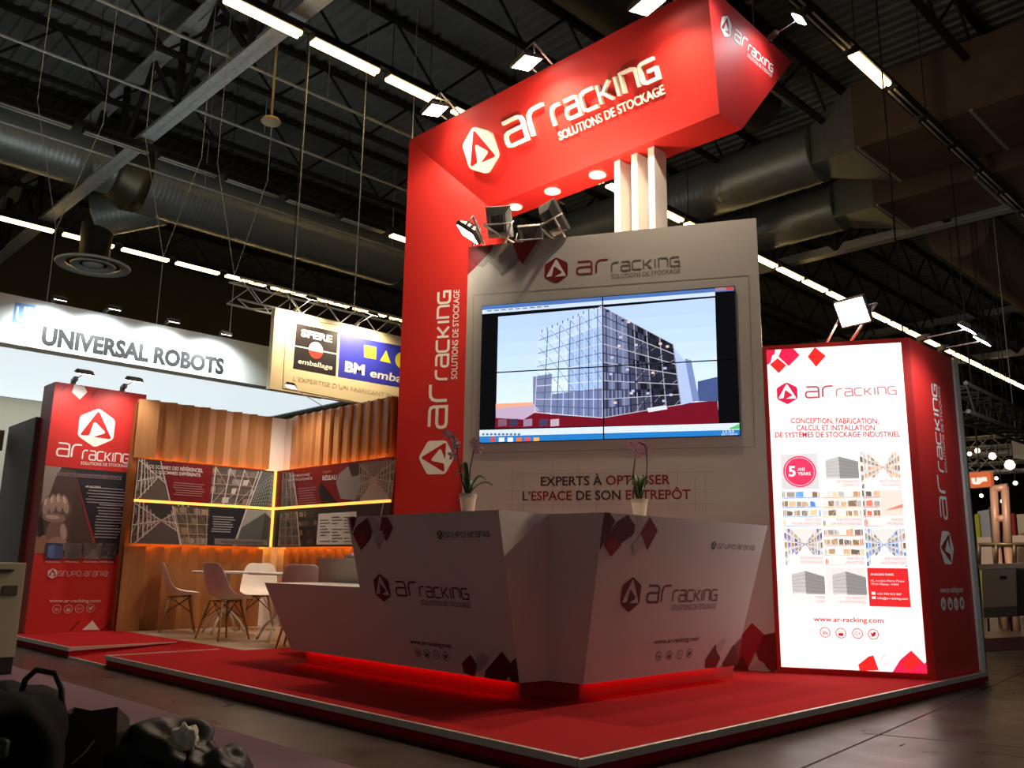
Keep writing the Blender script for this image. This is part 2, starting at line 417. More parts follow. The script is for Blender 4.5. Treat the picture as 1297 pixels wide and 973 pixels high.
# ================================================================== THE SETTING
mb = MB(); mb.box2((-12, -12, -0.2), (64, 36, 0.0))
def floor_mat():
    m = M('polished_concrete', (64, 52, 46), 0.32, var=0.5, scale=1.1, spec=0.5)
    nt = m.node_tree; b = nt.nodes['Principled BSDF']; nz = nt.nodes.new('ShaderNodeTexNoise'); nz.inputs['Scale'].default_value = 3.2; nz.inputs['Detail'].default_value = 8
    tc = nt.nodes.new('ShaderNodeTexCoord'); nt.links.new(tc.outputs['Object'], nz.inputs['Vector'])
    mr = nt.nodes.new('ShaderNodeMapRange'); mr.inputs[3].default_value = 0.16; mr.inputs[4].default_value = 0.5; nt.links.new(nz.outputs['Fac'], mr.inputs[0]); nt.links.new(mr.outputs[0], b.inputs['Roughness'])
    return m
struct(mb.build('floor', floor_mat()))
# joints sawn in the slab and scuffs
mb = MB()
for a, b in (((4.0, 2.22), (12, 3.05)), ((8.2, 2.72), (9.0, 1.2)), ((5.4, 2.45), (5.9, 1.0))):
    d = (V(b) - V(a)).normalized(); n = V((-d.y, d.x)) * 0.006
    mb.add([(*(V(a) + n), .0015), (*(V(b) + n), .0015), (*(V(b) - n), .0015), (*(V(a) - n), .0015)], [(0, 1, 2, 3)])
rn = random.Random(4)
for i in range(26):
    x, y = rn.uniform(4, 11), rn.uniform(1.2, 2.6); l = rn.uniform(.05, .3)
    a = rn.choice((0.1, -.9, -1.0)); d = V((math.cos(a), math.sin(a))); n = V((-d.y, d.x)) * rn.uniform(.003, .009); p = V((x, y))
    mb.add([(*(p + n), .001), (*(p + d * l), .001), (*(p + d * l - n), .001), (*(p - n), .001)], [(0, 1, 2, 3)])
struct(mb.build('trim_1', M('floor_joint', (18, 14, 12), 0.8)), 'dark joints and scuffs in the concrete floor')
mb = MB(); mb.prism([(2.62, -2), (2.55, 14), (1.75, 14), (1.75, -2)], 0, .004)
tag(mb.build('carpet_strip', M('mauve_carpet', (120, 92, 104), 0.95, var=0.15, scale=120)), 'mauve carpet strip along the dark aisle beside the black bags', 'carpet')
# roof deck, ribs running away to the left
mb = MB(); x = -8.0; z0 = 13.0
vs = []; Y0, Y1 = -8, 34
prof = []
while x < 62: prof += [(x, z0), (x + .14, z0), (x + .17, z0 + .07), (x + .28, z0 + .07)]; x += .31
mb.add([(a, Y0, b) for a, b in prof] + [(a, Y1, b) for a, b in prof], [(i, i + 1, len(prof) + i + 1, len(prof) + i) for i in range(len(prof) - 1)])
struct(mb.build('ceiling', deckm))
mb = MB(); mb.box2((-12, 34, 0), (64, 34.3, 13.1)); struct(mb.build('wall_back', olive))
mb = MB(); mb.box2((62, -12, 0), (62.3, 34, 13.1)); struct(mb.build('wall_right', M('dark_hall_wall', (44, 40, 36), 0.9, var=0.2)))
# main lattice girders across the hall
def girder(X, idx, zl=10.35, zu=12.3, light=True):
    mb = MB(); mb.box2((X - .17, -6, zl), (X + .17, 34, zl + .03)); mb.box2((X - .02, -6, zl), (X + .02, 34, zl + .3))
    mb.box2((X - .2, -6, zu), (X + .2, 34, zu + .03)); mb.box2((X - .02, -6, zu), (X + .02, 34, zu + .35))
    mb.mat(1); y = -5.0; s = 1
    while y < 32:
        mb.tube([(X, y, zl + .1), (X, y, zu)], .09, 6); mb.tube([(X, y, zl + .1), (X, y + 1.6, zu)], .06, 6); mb.tube([(X, y + 3.2, zl + .1), (X, y + 1.6, zu)], .06, 6); y += 3.2
    struct(mb.build('trim_%d' % idx, [galv, steel]), 'galvanised lattice roof girder')
for i, X in enumerate((6.85, 24.5, 42.0)): girder(X, 2 + i)
# purlin trusses along the hall
for i, Y in enumerate((1.5, 5.2, 8.6, 11.6, 14.4, 17.2, 20.2, 23.4, 27, 30.5)):
    mb = MB(); mb.box2((-4, Y - .06, 11.55), (60, Y + .06, 11.66)); mb.box2((-4, Y - .08, 12.86), (60, Y + .08, 12.98)); x = -4; 
    while x < 58:
        mb.tube([(x, Y, 11.6), (x + 1.3, Y, 12.9)], .035, 5); mb.tube([(x + 2.6, Y, 11.6), (x + 1.3, Y, 12.9)], .035, 5); x += 2.6
    struct(mb.build('trim_%d' % (5 + i), steel), 'dark lattice purlin under the roof deck')
for i, (Y, Z) in enumerate(((8.2, 10.9), (14.9, 10.6), (20.6, 10.4), (17.6, 10.75))):
    mb = MB(); mb.tube([(-4, Y, Z), (16.5, Y, Z)], .035, 6)
    for x in range(-3, 16, 6): mb.tube([(x, Y, Z), (x, Y, 13)], .012, 5)
    tag(mb.build('service_pipe', galv), 'thin grey service pipe running level under the dark roof', 'pipe', 'service pipes under the roof')

# ================================================================== stand frame of reference
TH = math.radians(117.7)
UL = V((math.cos(TH), math.sin(TH), 0)); UR_ = -UL            # along the screen wall, towards its right end
NF = V((-math.sin(TH), math.cos(TH), 0))                      # out of the wall, towards the counter
P0 = V((7.015, 3.901, 0.1))
def wp(s, o, z): p = P0 + UL * s + NF * o; return V((p.x, p.y, z))
Z = V((0, 0, 1))

# ------------------------------------------------------------------ platform
CX, CY = 3.178, 2.757
plat = thing('exhibition_platform', (6, 8, 0), 'low red carpeted exhibition platform with metal edge on the concrete floor', 'platform')
mb = MB(); mb.prism([(CX, CY), (8.60, CY), (8.60, 4.4), (8.0, 8.2), (4.40, 8.2), (4.40, 8.42), (CX, 8.42)], .02, .1)
mb.prism([(CX, 9.40), (4.40, 9.40), (4.40, 11.6), (CX, 11.6)], .02, .1)
mb.hull8([(CX, 8.42, 0), (CX, 9.4, 0), (4.4, 9.4, .0), (4.4, 8.42, .0)], [(CX, 8.42, .014), (CX, 9.4, .014), (4.4, 9.4, .0995), (4.4, 8.42, .0995)])
mb.build('carpet', carpet, plat)
mb = MB()
mb.box2((CX + .012, CY + .012, 0), (8.58, CY + .03, .08)); mb.box2((CX + .012, CY + .012, 0), (CX + .03, 8.41, .08)); mb.box2((CX + .012, 9.41, 0), (CX + .03, 11.55, .08))
mb.box2((CX, 8.405, 0), (4.3, 8.418, .08)); mb.box2((CX, 9.402, 0), (4.3, 9.415, .08))
mb.build('skirting', fascia_red, plat)
mb = MB(); mb.prism([(4.40, 8.2), (8.0, 8.2), (7.4, 11.45), (4.40, 11.45)], .02, .1); mb.build('wood_floor', woodfl, plat)
def trim(a, b, nm='edge_trim'):
    mb = MB(); mb.box2((min(a[0], b[0]) - .012, min(a[1], b[1]) - .012, .066), (max(a[0], b[0]) + .012, max(a[1], b[1]) + .012, .106)); mb.build(nm, alu, plat, bevel=.003)
trim((CX, CY), (8.588, CY)); trim((CX, CY + .03), (CX, 8.42)); trim((CX, 9.40), (CX, 11.6)); 
for Y in (8.42, 9.40):
    mb = MB(); mb.hull8([(CX, Y - .018, .07), (4.25, Y - .018, .097), (4.25, Y + .018, .097), (CX, Y + .018, .07)], [(CX, Y - .018, .106), (4.25, Y - .018, .104), (4.25, Y + .018, .104), (CX, Y + .018, .106)]); mb.build('edge_trim', alu, plat)
mb = MB(); mb.box2((CX - .012, 8.44, 0), (CX + .012, 9.38, .02)); mb.build('edge_trim', alu, plat)

# ------------------------------------------------------------------ white screen wall
WL, WZ = 2.885, 4.19
wall = thing('screen_wall', wp(WL / 2, -.06, .1), 'tall white freestanding wall with the video wall and the printed slogan', 'partition')
mb = MB(); mb.hull8([wp(0, 0, .104), wp(0, -.11, .104), wp(WL, -.11, .104), wp(WL, 0, .104)], [wp(0, 0, WZ), wp(0, -.11, WZ), wp(WL, -.11, WZ), wp(WL, 0, WZ)]); mb.build('panel', offw, wall)
mb = MB(); q_ = [wp(.01, -.112, 0), wp(WL - .02, -.112, 0), wp(WL - .02, -1.25, 0), wp(.9, -1.25, 0)]; mb.hull8([V((p.x, p.y, .104)) for p in q_], [V((p.x, p.y, WZ - .12)) for p in q_]); mb.build('store_room', offw, wall)
wc = lambda **k: Canvas(P0, UR_, Z, **k)
c = wc(); SHD = (150, 143, 136)
c.clip = [(-WL, .007), (0, .007), (0, WZ - .1), (-WL, WZ - .1)]
for pts, col, k in (([(592, 313), (632, 308), (604, 337), (592, 326)], DRED, 3), ([(592, 326), (604, 337), (592, 349)], (150, 30, 40), 2),
                    ([(626, 309), (648, 306), (655.5, 323), (635, 347), (618, 330)], (176, 168, 160), 4), ([(644, 309), (683, 303), (662, 335)], (146, 22, 38), 3),
                    ([(632, 308), (640, 309), (612, 339), (604, 337)], (160, 152, 145), 2), ([(655.5, 325), (660, 330), (637, 350), (633, 347)], SHD, 2), ([(683, 303), (688, 304), (667, 337), (662, 335)], (165, 157, 150), 2), ([(646, 308), (649, 310), (633, 327), (631, 325)], (120, 112, 106), 5)):
    c.pxpoly(pts, col, k)
for pts, col, k in (([(952.5, 789), (968, 804), (957, 826), (945, 852), (930, 852), (930, 815)], (165, 20, 28), 2), ([(968, 804), (990, 800), (990, 845), (978, 852), (961, 836), (957, 826)], (120, 10, 18), 3),
                    ([(961, 836), (970, 842), (952, 853), (942, 853)], (196, 170, 164), 3), ([(981, 800), (990, 792), (990, 806), (974, 810)], (170, 160, 154), 2), ([(940, 830), (950, 852), (925, 853)], (110, 8, 14), 3)):
    c.pxpoly(pts, col, k)
c.clip = None; c.build('diamond_pattern', wall)
c = wc(); a = c.px(704.5, 342.5); H = .26
c.lockup(a, H, (128, 16, 32), WHT, (118, 106, 100), (118, 106, 100), rlc=(140, 30, 40)); c.build('logo', wall)
c = wc()
def twotone(c, segs, bl, br, tl, bold):
    full = ''.join(t for t, _ in segs); vs, _f2 = text_mesh(full, bold); x0 = min(p[0] for p in vs); x1 = max(p[0] for p in vs)
    A, B, T = c.px(*bl), c.px(*br), c.px(*tl); q = (B[0] - A[0]) / (x1 - x0); s0 = ''
    for t, col in segs:
        pv, _ = text_mesh(s0 + t, bold); e = max(p[0] for p in pv)
        tv, _ = text_mesh(t.strip(), bold); wdt = max(p[0] for p in tv) - min(p[0] for p in tv)
        c.text(t.strip(), A[0] + (e - wdt - x0) * q, A[1], A[0] + (e - x0) * q, T[1] - A[1], col, 2, bold); s0 += t
twotone(c, [('EXPERTS À ', DK), ('OPTIMISER', (140, 24, 32))], (685, 615.5), (849, 615), (685, 604.5), .018)
twotone(c, [('L’', DK), ('ESPACE ', (140, 24, 32)), ('DE SON ', DK), ('ENTREPÔT', (140, 24, 32))], (662, 634), (875, 633), (662, 623), .018)
c.build('slogan', wall)
c = wc()
for x in (648, 662, 700, 712, 733, 754, 846, 858, 880, 893):
    c.pxline([(x, 585 + (x * 7) % 23), (x + 1, 647)], .008, (186, 179, 171), 1)
for y in (600, 622, 640):
    c.pxline([(640, y), (905, y - 2)], .006, (188, 181, 173), 1)
for p, q in (((600, 374), (948, 349)), ((600, 574), (956, 566)), ((600, 374), (597, 574)), ((948, 349), (956, 566))): c.pxline([p, q], .008, (168, 161, 152), 1)
c.build('panel_joints', wall)

# ------------------------------------------------------------------ video wall: four screens
sc = wc(emit=.82, pre='screen', rough=.25, lift=.024)
TL, TR, BR, BL = (sc.px(611, 388.5)[0], 3.54), (sc.px(930, 364.5)[0], 3.54), (sc.px(939, 553)[0], 2.12), (sc.px(608, 562)[0], 2.12)
T0, T1 = (TL[0] + BL[0]) / 2, (TR[0] + BR[0]) / 2; TM = (T0 + T1) / 2; TZ = 2.83 - .1
ZB, ZT = 2.125 - .1, 3.535 - .1; TZ = (ZB + ZT) / 2
def draw_screen(c):
    X = lambda *p: c.px(*p)
    c.rect((T0, ZB), (T1, ZT), (4, 5, 8), 1)
    SKY = [(178, 206, 240), (184, 211, 242), (190, 217, 244), (196, 223, 246), (203, 229, 247), (210, 234, 247), (215, 237, 246), (220, 238, 244)]
    for i, col in enumerate(SKY):   # the picture on the screen
        y0, y1 = 535 - (i + 1) * 0, 0
        t0, t1 = i / 8, (i + 1) / 8
        e0 = lambda t: (632 - 3 * t, 402 + 138 * t); e1 = lambda t: (906 + 4 * t, 378 + 142 * t)
        c.pxpoly([e0(t0), e1(t0), e1(t1), e0(t1)], col, 2)
    c.pxpoly([(629, 522), (680, 520), (700, 526), (763, 530), (862, 512), (909, 508), (911, 537), (628, 543)], (112, 16, 34), 3)
    c.pxpoly([(629, 516), (676, 512), (684, 520), (664, 532), (629, 530)], (190, 170, 200), 4)
    for x, col in ((632, (120, 90, 110)), (646, (60, 54, 84)), (664, (150, 130, 160)), (684, (70, 60, 96)), (698, (190, 170, 190))): c.pxpoly([(x, 532), (x + 11, 531), (x + 11, 540), (x, 541)], col, 5)
    c.pxpoly([(629, 512), (676, 510), (676, 514), (629, 518)], (232, 170, 140), 5)
    c.pxpoly([(884, 484), (909, 478), (910, 509), (884, 509)], (70, 88, 140), 3)
    c.pxpoly([(854, 442), (872, 462), (886, 508), (862, 514)], (176, 196, 238), 4); c.pxpoly([(868, 455), (876, 457), (886, 508), (878, 510)], (120, 140, 190), 5)
    c.pxpoly([(676, 478), (700, 474), (700, 524), (676, 522)], (120, 132, 170), 3); c.pxpoly([(700, 500), (764, 492), (764, 530), (700, 526)], (112, 126, 172), 3); c.pxpoly([(720, 430), (764, 410), (764, 492), (720, 497)], (160, 190, 230), 3)
    # racking skeleton
    A, B, C_, D = (684, 424), (763, 389), (764, 530), (678, 523); E, F = (853, 437), (863, 513)
    mix = lambda p, q, t: (p[0] + (q[0] - p[0]) * t, p[1] + (q[1] - p[1]) * t)
    c.pxpoly([B, E, F, C_], (110, 122, 160), 3); c.pxpoly([mix(B, E, .35), E, F, mix(C_, F, .35)], (66, 70, 94), 4); c.pxpoly([mix(B, E, .62), E, F, mix(C_, F, .62)], (38, 38, 52), 4)
    SP = lambda a_, b_: mix(mix(A, B, a_), mix(D, C_, a_), b_)
    SQ = lambda a_, b_: mix(mix(B, E, a_), mix(C_, F, a_), b_)
    for i in range(13):
        t = i / 12; u_ = t ** .8
        c.pxline([SP(u_, 0), SP(u_, 1)], .008, (74, 82, 112) if i % 2 else (196, 202, 220), 6); c.pxline([SP(0, t), SP(1, t)], .007, (84, 92, 124) if i % 2 else (214, 218, 230), 6)
        v_ = t ** 1.15
        c.pxline([SQ(v_, 0), SQ(v_, 1)], .010, (30, 32, 48) if i % 2 else (150, 152, 172), 6); c.pxline([SQ(0, t), SQ(1, t)], .008, (40, 42, 60) if i % 2 else (178, 180, 196), 7)
        if i < 12:
            for j in range(0, 12, 2):
                r0 = (j + i % 2) / 12; r1 = min(1, r0 + 1 / 12); t1 = min(1, t + 1 / 12)
                c.pxline([SP(t, r0), SP(t1, r1)], .005, (110, 118, 146), 5)
                if i % 3 != 1: c.pxline([SQ(t, r1), SQ(t1, r0)], .005, (150, 154, 176), 5)
                if i > 4 and j % 4 == 0: c.pxpoly([SQ(t, r0), SQ(t1, r0), SQ(t1, r1), SQ(t, r1)], (22, 22, 34), 5)
                if i < 4 and j > 4: c.pxpoly([SQ(t, r0), SQ(t1, r0), SQ(t1, r1), SQ(t, r1)], (70, 76, 112), 5)
    for j in range(12):
        t = (j + .5) / 12; p = mix(A, B, t); c.pxline([p, (p[0], p[1] - 4)], .008, (60, 66, 106), 6)
    rn = random.Random(3)
    for j in range(26):
        a, b = rn.random() * .9, rn.random() * .9
        p = mix(mix(B, E, a), mix(C_, F, a), b); c.pxpoly([p, (p[0] + 4, p[1]), (p[0] + 4, p[1] + 3), (p[0], p[1] + 3)], rn.choice([(226, 200, 190), (40, 44, 84), (180, 190, 230)]), 7)
    c.pxpoly([(820, 518), (844, 514), (846, 519), (822, 523)], (220, 226, 244), 7)
    # window bars
    c.pxpoly([(611, 389), (930, 364.5), (930.3, 369.5), (611, 394)], (74, 110, 176), 8); c.pxpoly([(611, 394), (906, 371), (906.2, 376), (611, 399)], (196, 216, 240), 8)
    for i in range(9): c.pxpoly([(618 + i * 9, 394.5 - i * .7), (624 + i * 9, 394 - i * .7), (624 + i * 9, 395.3 - i * .7), (618 + i * 9, 395.8 - i * .7)], (90, 100, 130), 9)
    c.pxpoly([(906, 366), (929, 364.5), (929.3, 368.5), (906, 370)], (150, 120, 140), 9); c.pxpoly([(920, 365.5), (929, 365), (929.2, 368), (920, 368.6)], (190, 60, 60), 10)
    c.pxpoly([(608.5, 545.5), (938, 536.5), (938.5, 545), (608.3, 553.5)], (214, 230, 244), 8); c.pxpoly([(608.3, 553.5), (938.5, 545), (939, 553.2), (608, 562.3)], (36, 124, 200), 8)
    for i, col in enumerate(((200, 80, 60), (230, 240, 250), (240, 240, 250), (220, 120, 60), (230, 80, 80), (240, 180, 80))): c.pxpoly([(622 + i * 11, 555), (629 + i * 11, 554.8), (629 + i * 11, 560), (622 + i * 11, 560.2)], col, 9)
    for i in range(10): c.pxpoly([(612 + i * 5, 549.5), (615 + i * 5, 549.4), (615 + i * 5, 552), (612 + i * 5, 552.1)], (90, 110, 150), 9)
    c.pxpoly([(924, 543), (938, 537), (938.3, 544), (924, 544.5)], (90, 190, 120), 9)
    c.text('12:54', c.px(916, 549)[0], c.px(916, 549)[1], c.px(930, 549)[0], .02, (240, 246, 255), 10); c.text('25/11/2016', c.px(914, 552)[0], c.px(914, 552.2)[1], c.px(934, 552)[0], .018, (240, 246, 255), 10)
bz = .006
for nm, u0, u1, z0, z1 in (('upper left', T0, TM, TZ, ZT), ('upper right', TM, T1, TZ, ZT), ('lower left', T0, TM, ZB, TZ), ('lower right', TM, T1, ZB, TZ)):
    d = dict(zip(('upper left', 'upper right', 'lower left', 'lower right'), ('with sky and browser bar', 'with the top corner of the rack tower', 'with the taskbar icons', 'with the clock')))[nm]
    t = thing('video_screen', wp(-(u0 + u1) / 2, 0, .1 + z0), '%s screen of the lit video wall, %s' % (nm, d), 'screen', 'screens of the video wall')
    mb = MB(); q = [(u0 + .001, z0 + .001), (u1 - .001, z0 + .001), (u1 - .001, z1 - .001), (u0 + .001, z1 - .001)]
    mb.hull8([wp(-a, .0035, .1 + b) for a, b in q], [wp(-a, .022, .1 + b) for a, b in q]); mb.build('bezel', black, t)
    c = wc(emit=.82, pre='screen', rough=.25, lift=.0225); c.clip = [(u0 + bz, z0 + bz), (u1 - bz, z0 + bz), (u1 - bz, z1 - bz), (u0 + bz, z1 - bz)]
    _txt = c.text
    if nm != 'lower right': c.text = lambda *a, **k: None
    draw_screen(c); c.build('picture', t)

# ------------------------------------------------------------------ red column and beam
arch = thing('red_portal', wp(3.2, -.5, .1), 'tall red column and flared red beam crossing above the white wall', 'portal')
DC = .62
KS = 1.15                                                     # the portal stands behind the store room of the screen wall
def zk(z): return CAM.z + (z - CAM.z) * KS
BXb, BXt, ZBt, ZTp = 5.90 * KS, 5.475 * KS, zk(4.69), zk(5.60)
OFC = -(V((5.869 * KS, 6.457 * KS, 0)) - V((P0.x, P0.y, 0))).dot(NF)
def cp(s, o, z): return wp(s, -OFC - o, z)
def col_at_x(X):   # point of the column face line at this X
    s = (X - cp(0, 0, 0).x) / UL.x; return s
sb, st = col_at_x(BXb), col_at_x(BXt)
_e = at(518.5, 177.5, cp(0, 0, 0), NF); st = (_e - cp(0, 0, 0)).dot(UL)
Fb, Ft = cp(sb, 0, ZBt), cp(st, 0, ZTp)
mb = MB(); SL = st
bot = [cp(sb, 0, .101), cp(SL, 0, .101), cp(SL, DC, .101), cp(sb, DC, .101)]; top = [Fb, Ft, cp(SL, DC, ZTp), cp(sb, DC, ZBt + .3)]
mb.hull8(bot, top); mb.build('column', red, arch)
E1, E2, E3, E4 = V((BXb, 3.575 * KS, ZBt)), V((BXt, 3.385 * KS, ZTp)), V((6.98 * KS, 3.44 * KS, ZTp)), V((6.27 * KS, 3.5885 * KS, ZBt))
K3, K4 = V((6.98 * KS, 7.3 * KS, ZTp)), V((6.27 * KS, 6.72 * KS, ZBt))
mb = MB(); mb.hull8([E1, Fb, K4, E4], [E2, Ft, K3, E3]); mb.build('beam', red, arch)
# column lettering, turned to read upwards
cc = Canvas(cp(0, 0, 0), UR_, Z)
e = cc.px(553, 579.5); cc.xf = lambda p: (e[0] - p[1], e[1] + p[0]); top_ = cc.px(559, 369); cc.lockup((0, 0), (top_[1] - e[1]) / 4.7, WHT, (188, 20, 22), WHT, WHT, lw=.07, bold=.01); cc.build('upright_logo', arch)
# beam front lettering, raised
bv = (V((BXt, 0, ZTp)) - V((BXb, 0, ZBt)))
bc = Canvas((BXb, 0, ZBt), (0, -1, 0), bv, raise_=.055, lift=.0)
e = bc.px(611.5, 190); e2 = bc.px(857, 120); H = .475 * KS
bc.poly([(e[0] + x * H, e[1] + y * H) for x, y in hexpts()], (250, 244, 230), 1)
bk = bc.glyphs
a = bc.px(646, 186); b = bc.px(704, 150)
bc.glyphs('ar', e[0] + .80 * H, e[0] + 1.98 * H, e[1] - .2 * H, .5 * H, .075 * H, (250, 244, 230), 1, .3)
bc.glyphs('racKInG', e[0] + 2.15 * H, e[0] + 4.7 * H, e[1] - .2 * H, .36 * H, .062 * H, (250, 244, 230), 1)
bc.raise_ = .02; bc.text('SOLUTIONS DE STOCKAGE', e[0] + 2.13 * H, e[1] - .5 * H, e[0] + 4.72 * H, .165 * H, (250, 244, 230), 1, .01)
bc.build('raised_logo', arch)
b2 = Canvas((BXb, 0, ZBt), (0, -1, 0), bv, lift=.0562); b2.poly([(e[0] + x * H, e[1] + y * H) for x, y in APTS], (186, 22, 22), 1); b2.build('logo_cutout', arch)
# beam end lettering
eu = (E3 - E2).normalized(); ev = ((E2 - E1) - eu * (E2 - E1).dot(eu)).normalized()
ec = Canvas(E1, eu, ev); e = ec.px(919.5, 33.5); ec.lockup(e, (ec.px(979, 90)[0] - e[0]) / 4.75, WHT, (170, 20, 40), WHT, WHT, lw=.07); ec.build('end_logo', arch)
for x, y in ((652, 262), (700, 242), (757, 221)):
    p = atZ(x, y, ZBt); mb = MB(); mb.lathe([(.1, -.002), (.1, -.016), (.075, -.014), (.07, -.004)], p); mb.mat(1); mb.lathe([(.072, -.006), (.001, -.006)], p)
    d = mb.build('downlight', [white, glow], arch)
    lamp('downlight_light', 'SPOT', p + V((0, 0, -.03)), (0, 0, -1), PWR['down'], WARM, arch, angle=130)
# three white slats between wall and beam
for i, Y in enumerate((4.735 * KS, 4.535 * KS, 4.345 * KS)):
    mb = MB(); mb.box2((5.985 * KS, Y - .04, WZ - .116), (6.17 * KS, Y + .04, ZBt - .002)); o = mb.build('white_batten', white, bevel=.003)
    tag(o, ('leftmost', 'middle', 'rightmost')[i] + ' of the three upright white slats between white wall and red beam', 'slat', 'white slats under the beam')

# ------------------------------------------------------------------ floodlights
def flood(pos, d, label, foot, power, angle=110, lit=True, hd=(.27, .20, .08), gl=glow, group=None, col=WARM, roll=None):
    pos = V(pos); d = V(d).normalized(); R = aimrot(d)
    t = thing('floodlight', pos, label, 'floodlight', group); a, b, h = hd
    mb = MB(); loop = lambda sx, sy, z: [pos + R @ V((x * sx / 2, y * sy / 2, z)) for x, y in ((-1, -1), (1, -1), (1, 1), (-1, 1))]
    mb.hull8(loop(a, b, -.01), loop(a, b, .03)); mb.hull8(loop(a, b, .03), loop(a * .62, b * .6, h))
    for k in range(7): mb.box(pos + R @ V(((k - 3) * a * .08, 0, h)), (.006, b * .55, .03), R)
    mb.build('housing', greyp, t, bevel=.004)
    mb = MB(); mb.hull8(loop(a * .9, b * .86, -.014), loop(a * .9, b * .86, -.009)); mb.build('glass', gl if lit else M('dark_glass', (60, 60, 60), .15), t)
    mb = MB(); s1, s2 = pos + R @ V((-a / 2 - .015, 0, .02)), pos + R @ V((a / 2 + .015, 0, .02)); back = -d * .12
    mb.tube([s1, s1 + back, s2 + back, s2], .008, 6); mb.build('bracket', galv, t)
    for f, sk in zip(foot, (s1, s2) if (V(foot[0]) - s1).length < (V(foot[0]) - s2).length else (s2, s1)):
        mb = MB(); mb.tube([sk + back, V(f)], .012, 6); mb.build('arm', white, t)
    if power: lamp('flood_light', 'SPOT', pos + d * .03, d, power, col, t, angle=angle, blend=.8, radius=.06)
    return t
g = 'floodlights on top of the white wall'
def onwall(px, py, o): return at(px, py, wp(0, o, 0), NF)
p = onwall(593, 296, .30); flood(p, tuple(UL * .7 + NF * .1 - Z * 1.0), 'lit floodlight facing down beside the red column, leftmost on the white wall', [wp(2.86, -.03, WZ), wp(2.72, -.03, WZ + .012)], PWR['column'], 120, group=g, hd=(.3, .22, .08))
p = onwall(633, 281, .04); flood(p, (.75, .5, .55), 'grey floodlight standing upright with its back turned, second on the white wall', [wp(2.5, -.05, WZ + .012), wp(2.4, -.05, WZ + .012)], PWR['wall_up'], 120, group=g, hd=(.26, .32, .08))
p = onwall(672, 293, .04); flood(p, (.5, .3, .9), 'low pale floodlight on a white bracket, third on the white wall', [wp(2.3, -.05, WZ + .012), wp(2.1, -.05, WZ + .012)], PWR['wall_up'], 120, group=g, hd=(.24, .16, .06))
p = onwall(703, 275, .04); flood(p, (.8, -.15, .6), 'grey floodlight tilted to the right, fourth on the white wall', [wp(1.98, -.05, WZ + .012), wp(1.86, -.05, WZ + .012)], PWR['wall_up'], 120, group=g, hd=(.24, .34, .1))
g = 'floodlights on top of the red beam'
for (x, y), lb in zip(((551, 139), (667, 79), (820, 6)), ('leftmost', 'middle', 'rightmost')):
    p = at(x, y, (5.22 * KS, 0, 0), (1, 0, 0)); flood(p, (.12, -.03, -1), lb + ' glowing floodlight on white posts above the red beam', [(BXt + .03, p.y - .1, ZTp + .012), (BXt + .03, p.y + .12, ZTp + .012)], PWR['beam_down'] * {'leftmost': .24, 'middle': .95, 'rightmost': .52}[lb], 150, group=g, hd=(.3, .24, .09))
# ------------------------------------------------------------------ light box with red side wall
lb = thing('light_box', wp(-.6, -.3, .1), 'tall red-framed light box with glowing white poster at the right end', 'light box')
LW, LZ = 1.228, 2.945; Q = wp(-LW, 0, 0)
mb = MB(); plan = [wp(-.003, .0, 0), Q, V((8.597, 2.815, 0)), V((8.597, 3.3, 0)), wp(0, -.5, 0)]
mb.prism([(p.x, p.y) for p in plan], .101, LZ); mb.build('frame', red, lb)
c = wc(emit=.86, pre='lit', rough=.4, lift=.004)
A = [c.px(969.4, 444), c.px(1137.7, 434.2), c.px(1177.9, 854.5), c.px(991.2, 843.8)]
L0, L1 = .055, LW - .06; LB_, LT = .055, LZ - .1 - .055
L0 = (A[0][0] + A[3][0]) / 2; L1 = (A[1][0] + A[2][0]) / 2; LB_ = (A[2][1] + A[3][1]) / 2; LT = (A[0][1] + A[1][1]) / 2
FRAME = [(L0, LB_), (L1, LB_), (L1, LT), (L0, LT)]
c.clip = FRAME; c.poly(FRAME, (255, 250, 244), 0); PK = (226, 34, 78); PR = (226, 42, 40)
for pts, col, k in (([(969, 444), (982, 443), (981, 449), (976, 452), (969, 446)], PK, 1), ([(969, 446), (978, 451), (976, 460), (969, 464)], PK, 1), ([(990, 442), (1004, 441), (1013, 450), (999, 464), (986, 452)], PK, 2),
                    ([(975, 462), (985, 454), (996, 463), (986.5, 473)], PR, 3), ([(1032, 440), (1046, 451), (1033.5, 465), (1023, 452)], PR, 2),
                    ([(1100, 832), (1106, 830), (1113, 849), (1088, 849)], PR, 2), ([(1140, 836), (1154, 824), (1172, 842), (1170, 854), (1130, 852)], PK, 2), ([(1155, 826), (1168, 838), (1150, 851), (1142, 840)], PR, 3), ([(1166, 846), (1178, 833), (1178, 855), (1168, 854)], PK, 4)):
    c.pxpoly(pts, col, k)
c.pxpoly([(1087, 842), (1101, 831), (1113, 849), (1089, 850)], PR, 2)
for a, b in (((1016, 461), (1021, 456)), ((1019, 470), (1030, 460)), ((1115, 836), (1122, 828)), ((1118, 845), (1124, 840))): c.pxline([a, b], .012, (220, 214, 208), 2)
c.build('lit_poster', lb)
c = wc(emit=.8, pre='lit', rough=.4, lift=.008)
c.lockup(c.px(997, 498.5), (c.px(1135.5, 497)[0] - c.px(997, 498.5)[0]) / 4.7, (214, 36, 78), (255, 250, 246), (186, 130, 136), (170, 146, 148), rlc=(190, 90, 104), lw=.07); c.build('lit_logo', lb)
c = wc(emit=.74, pre='lit', rough=.4, lift=.008); TX = (192, 40, 52)
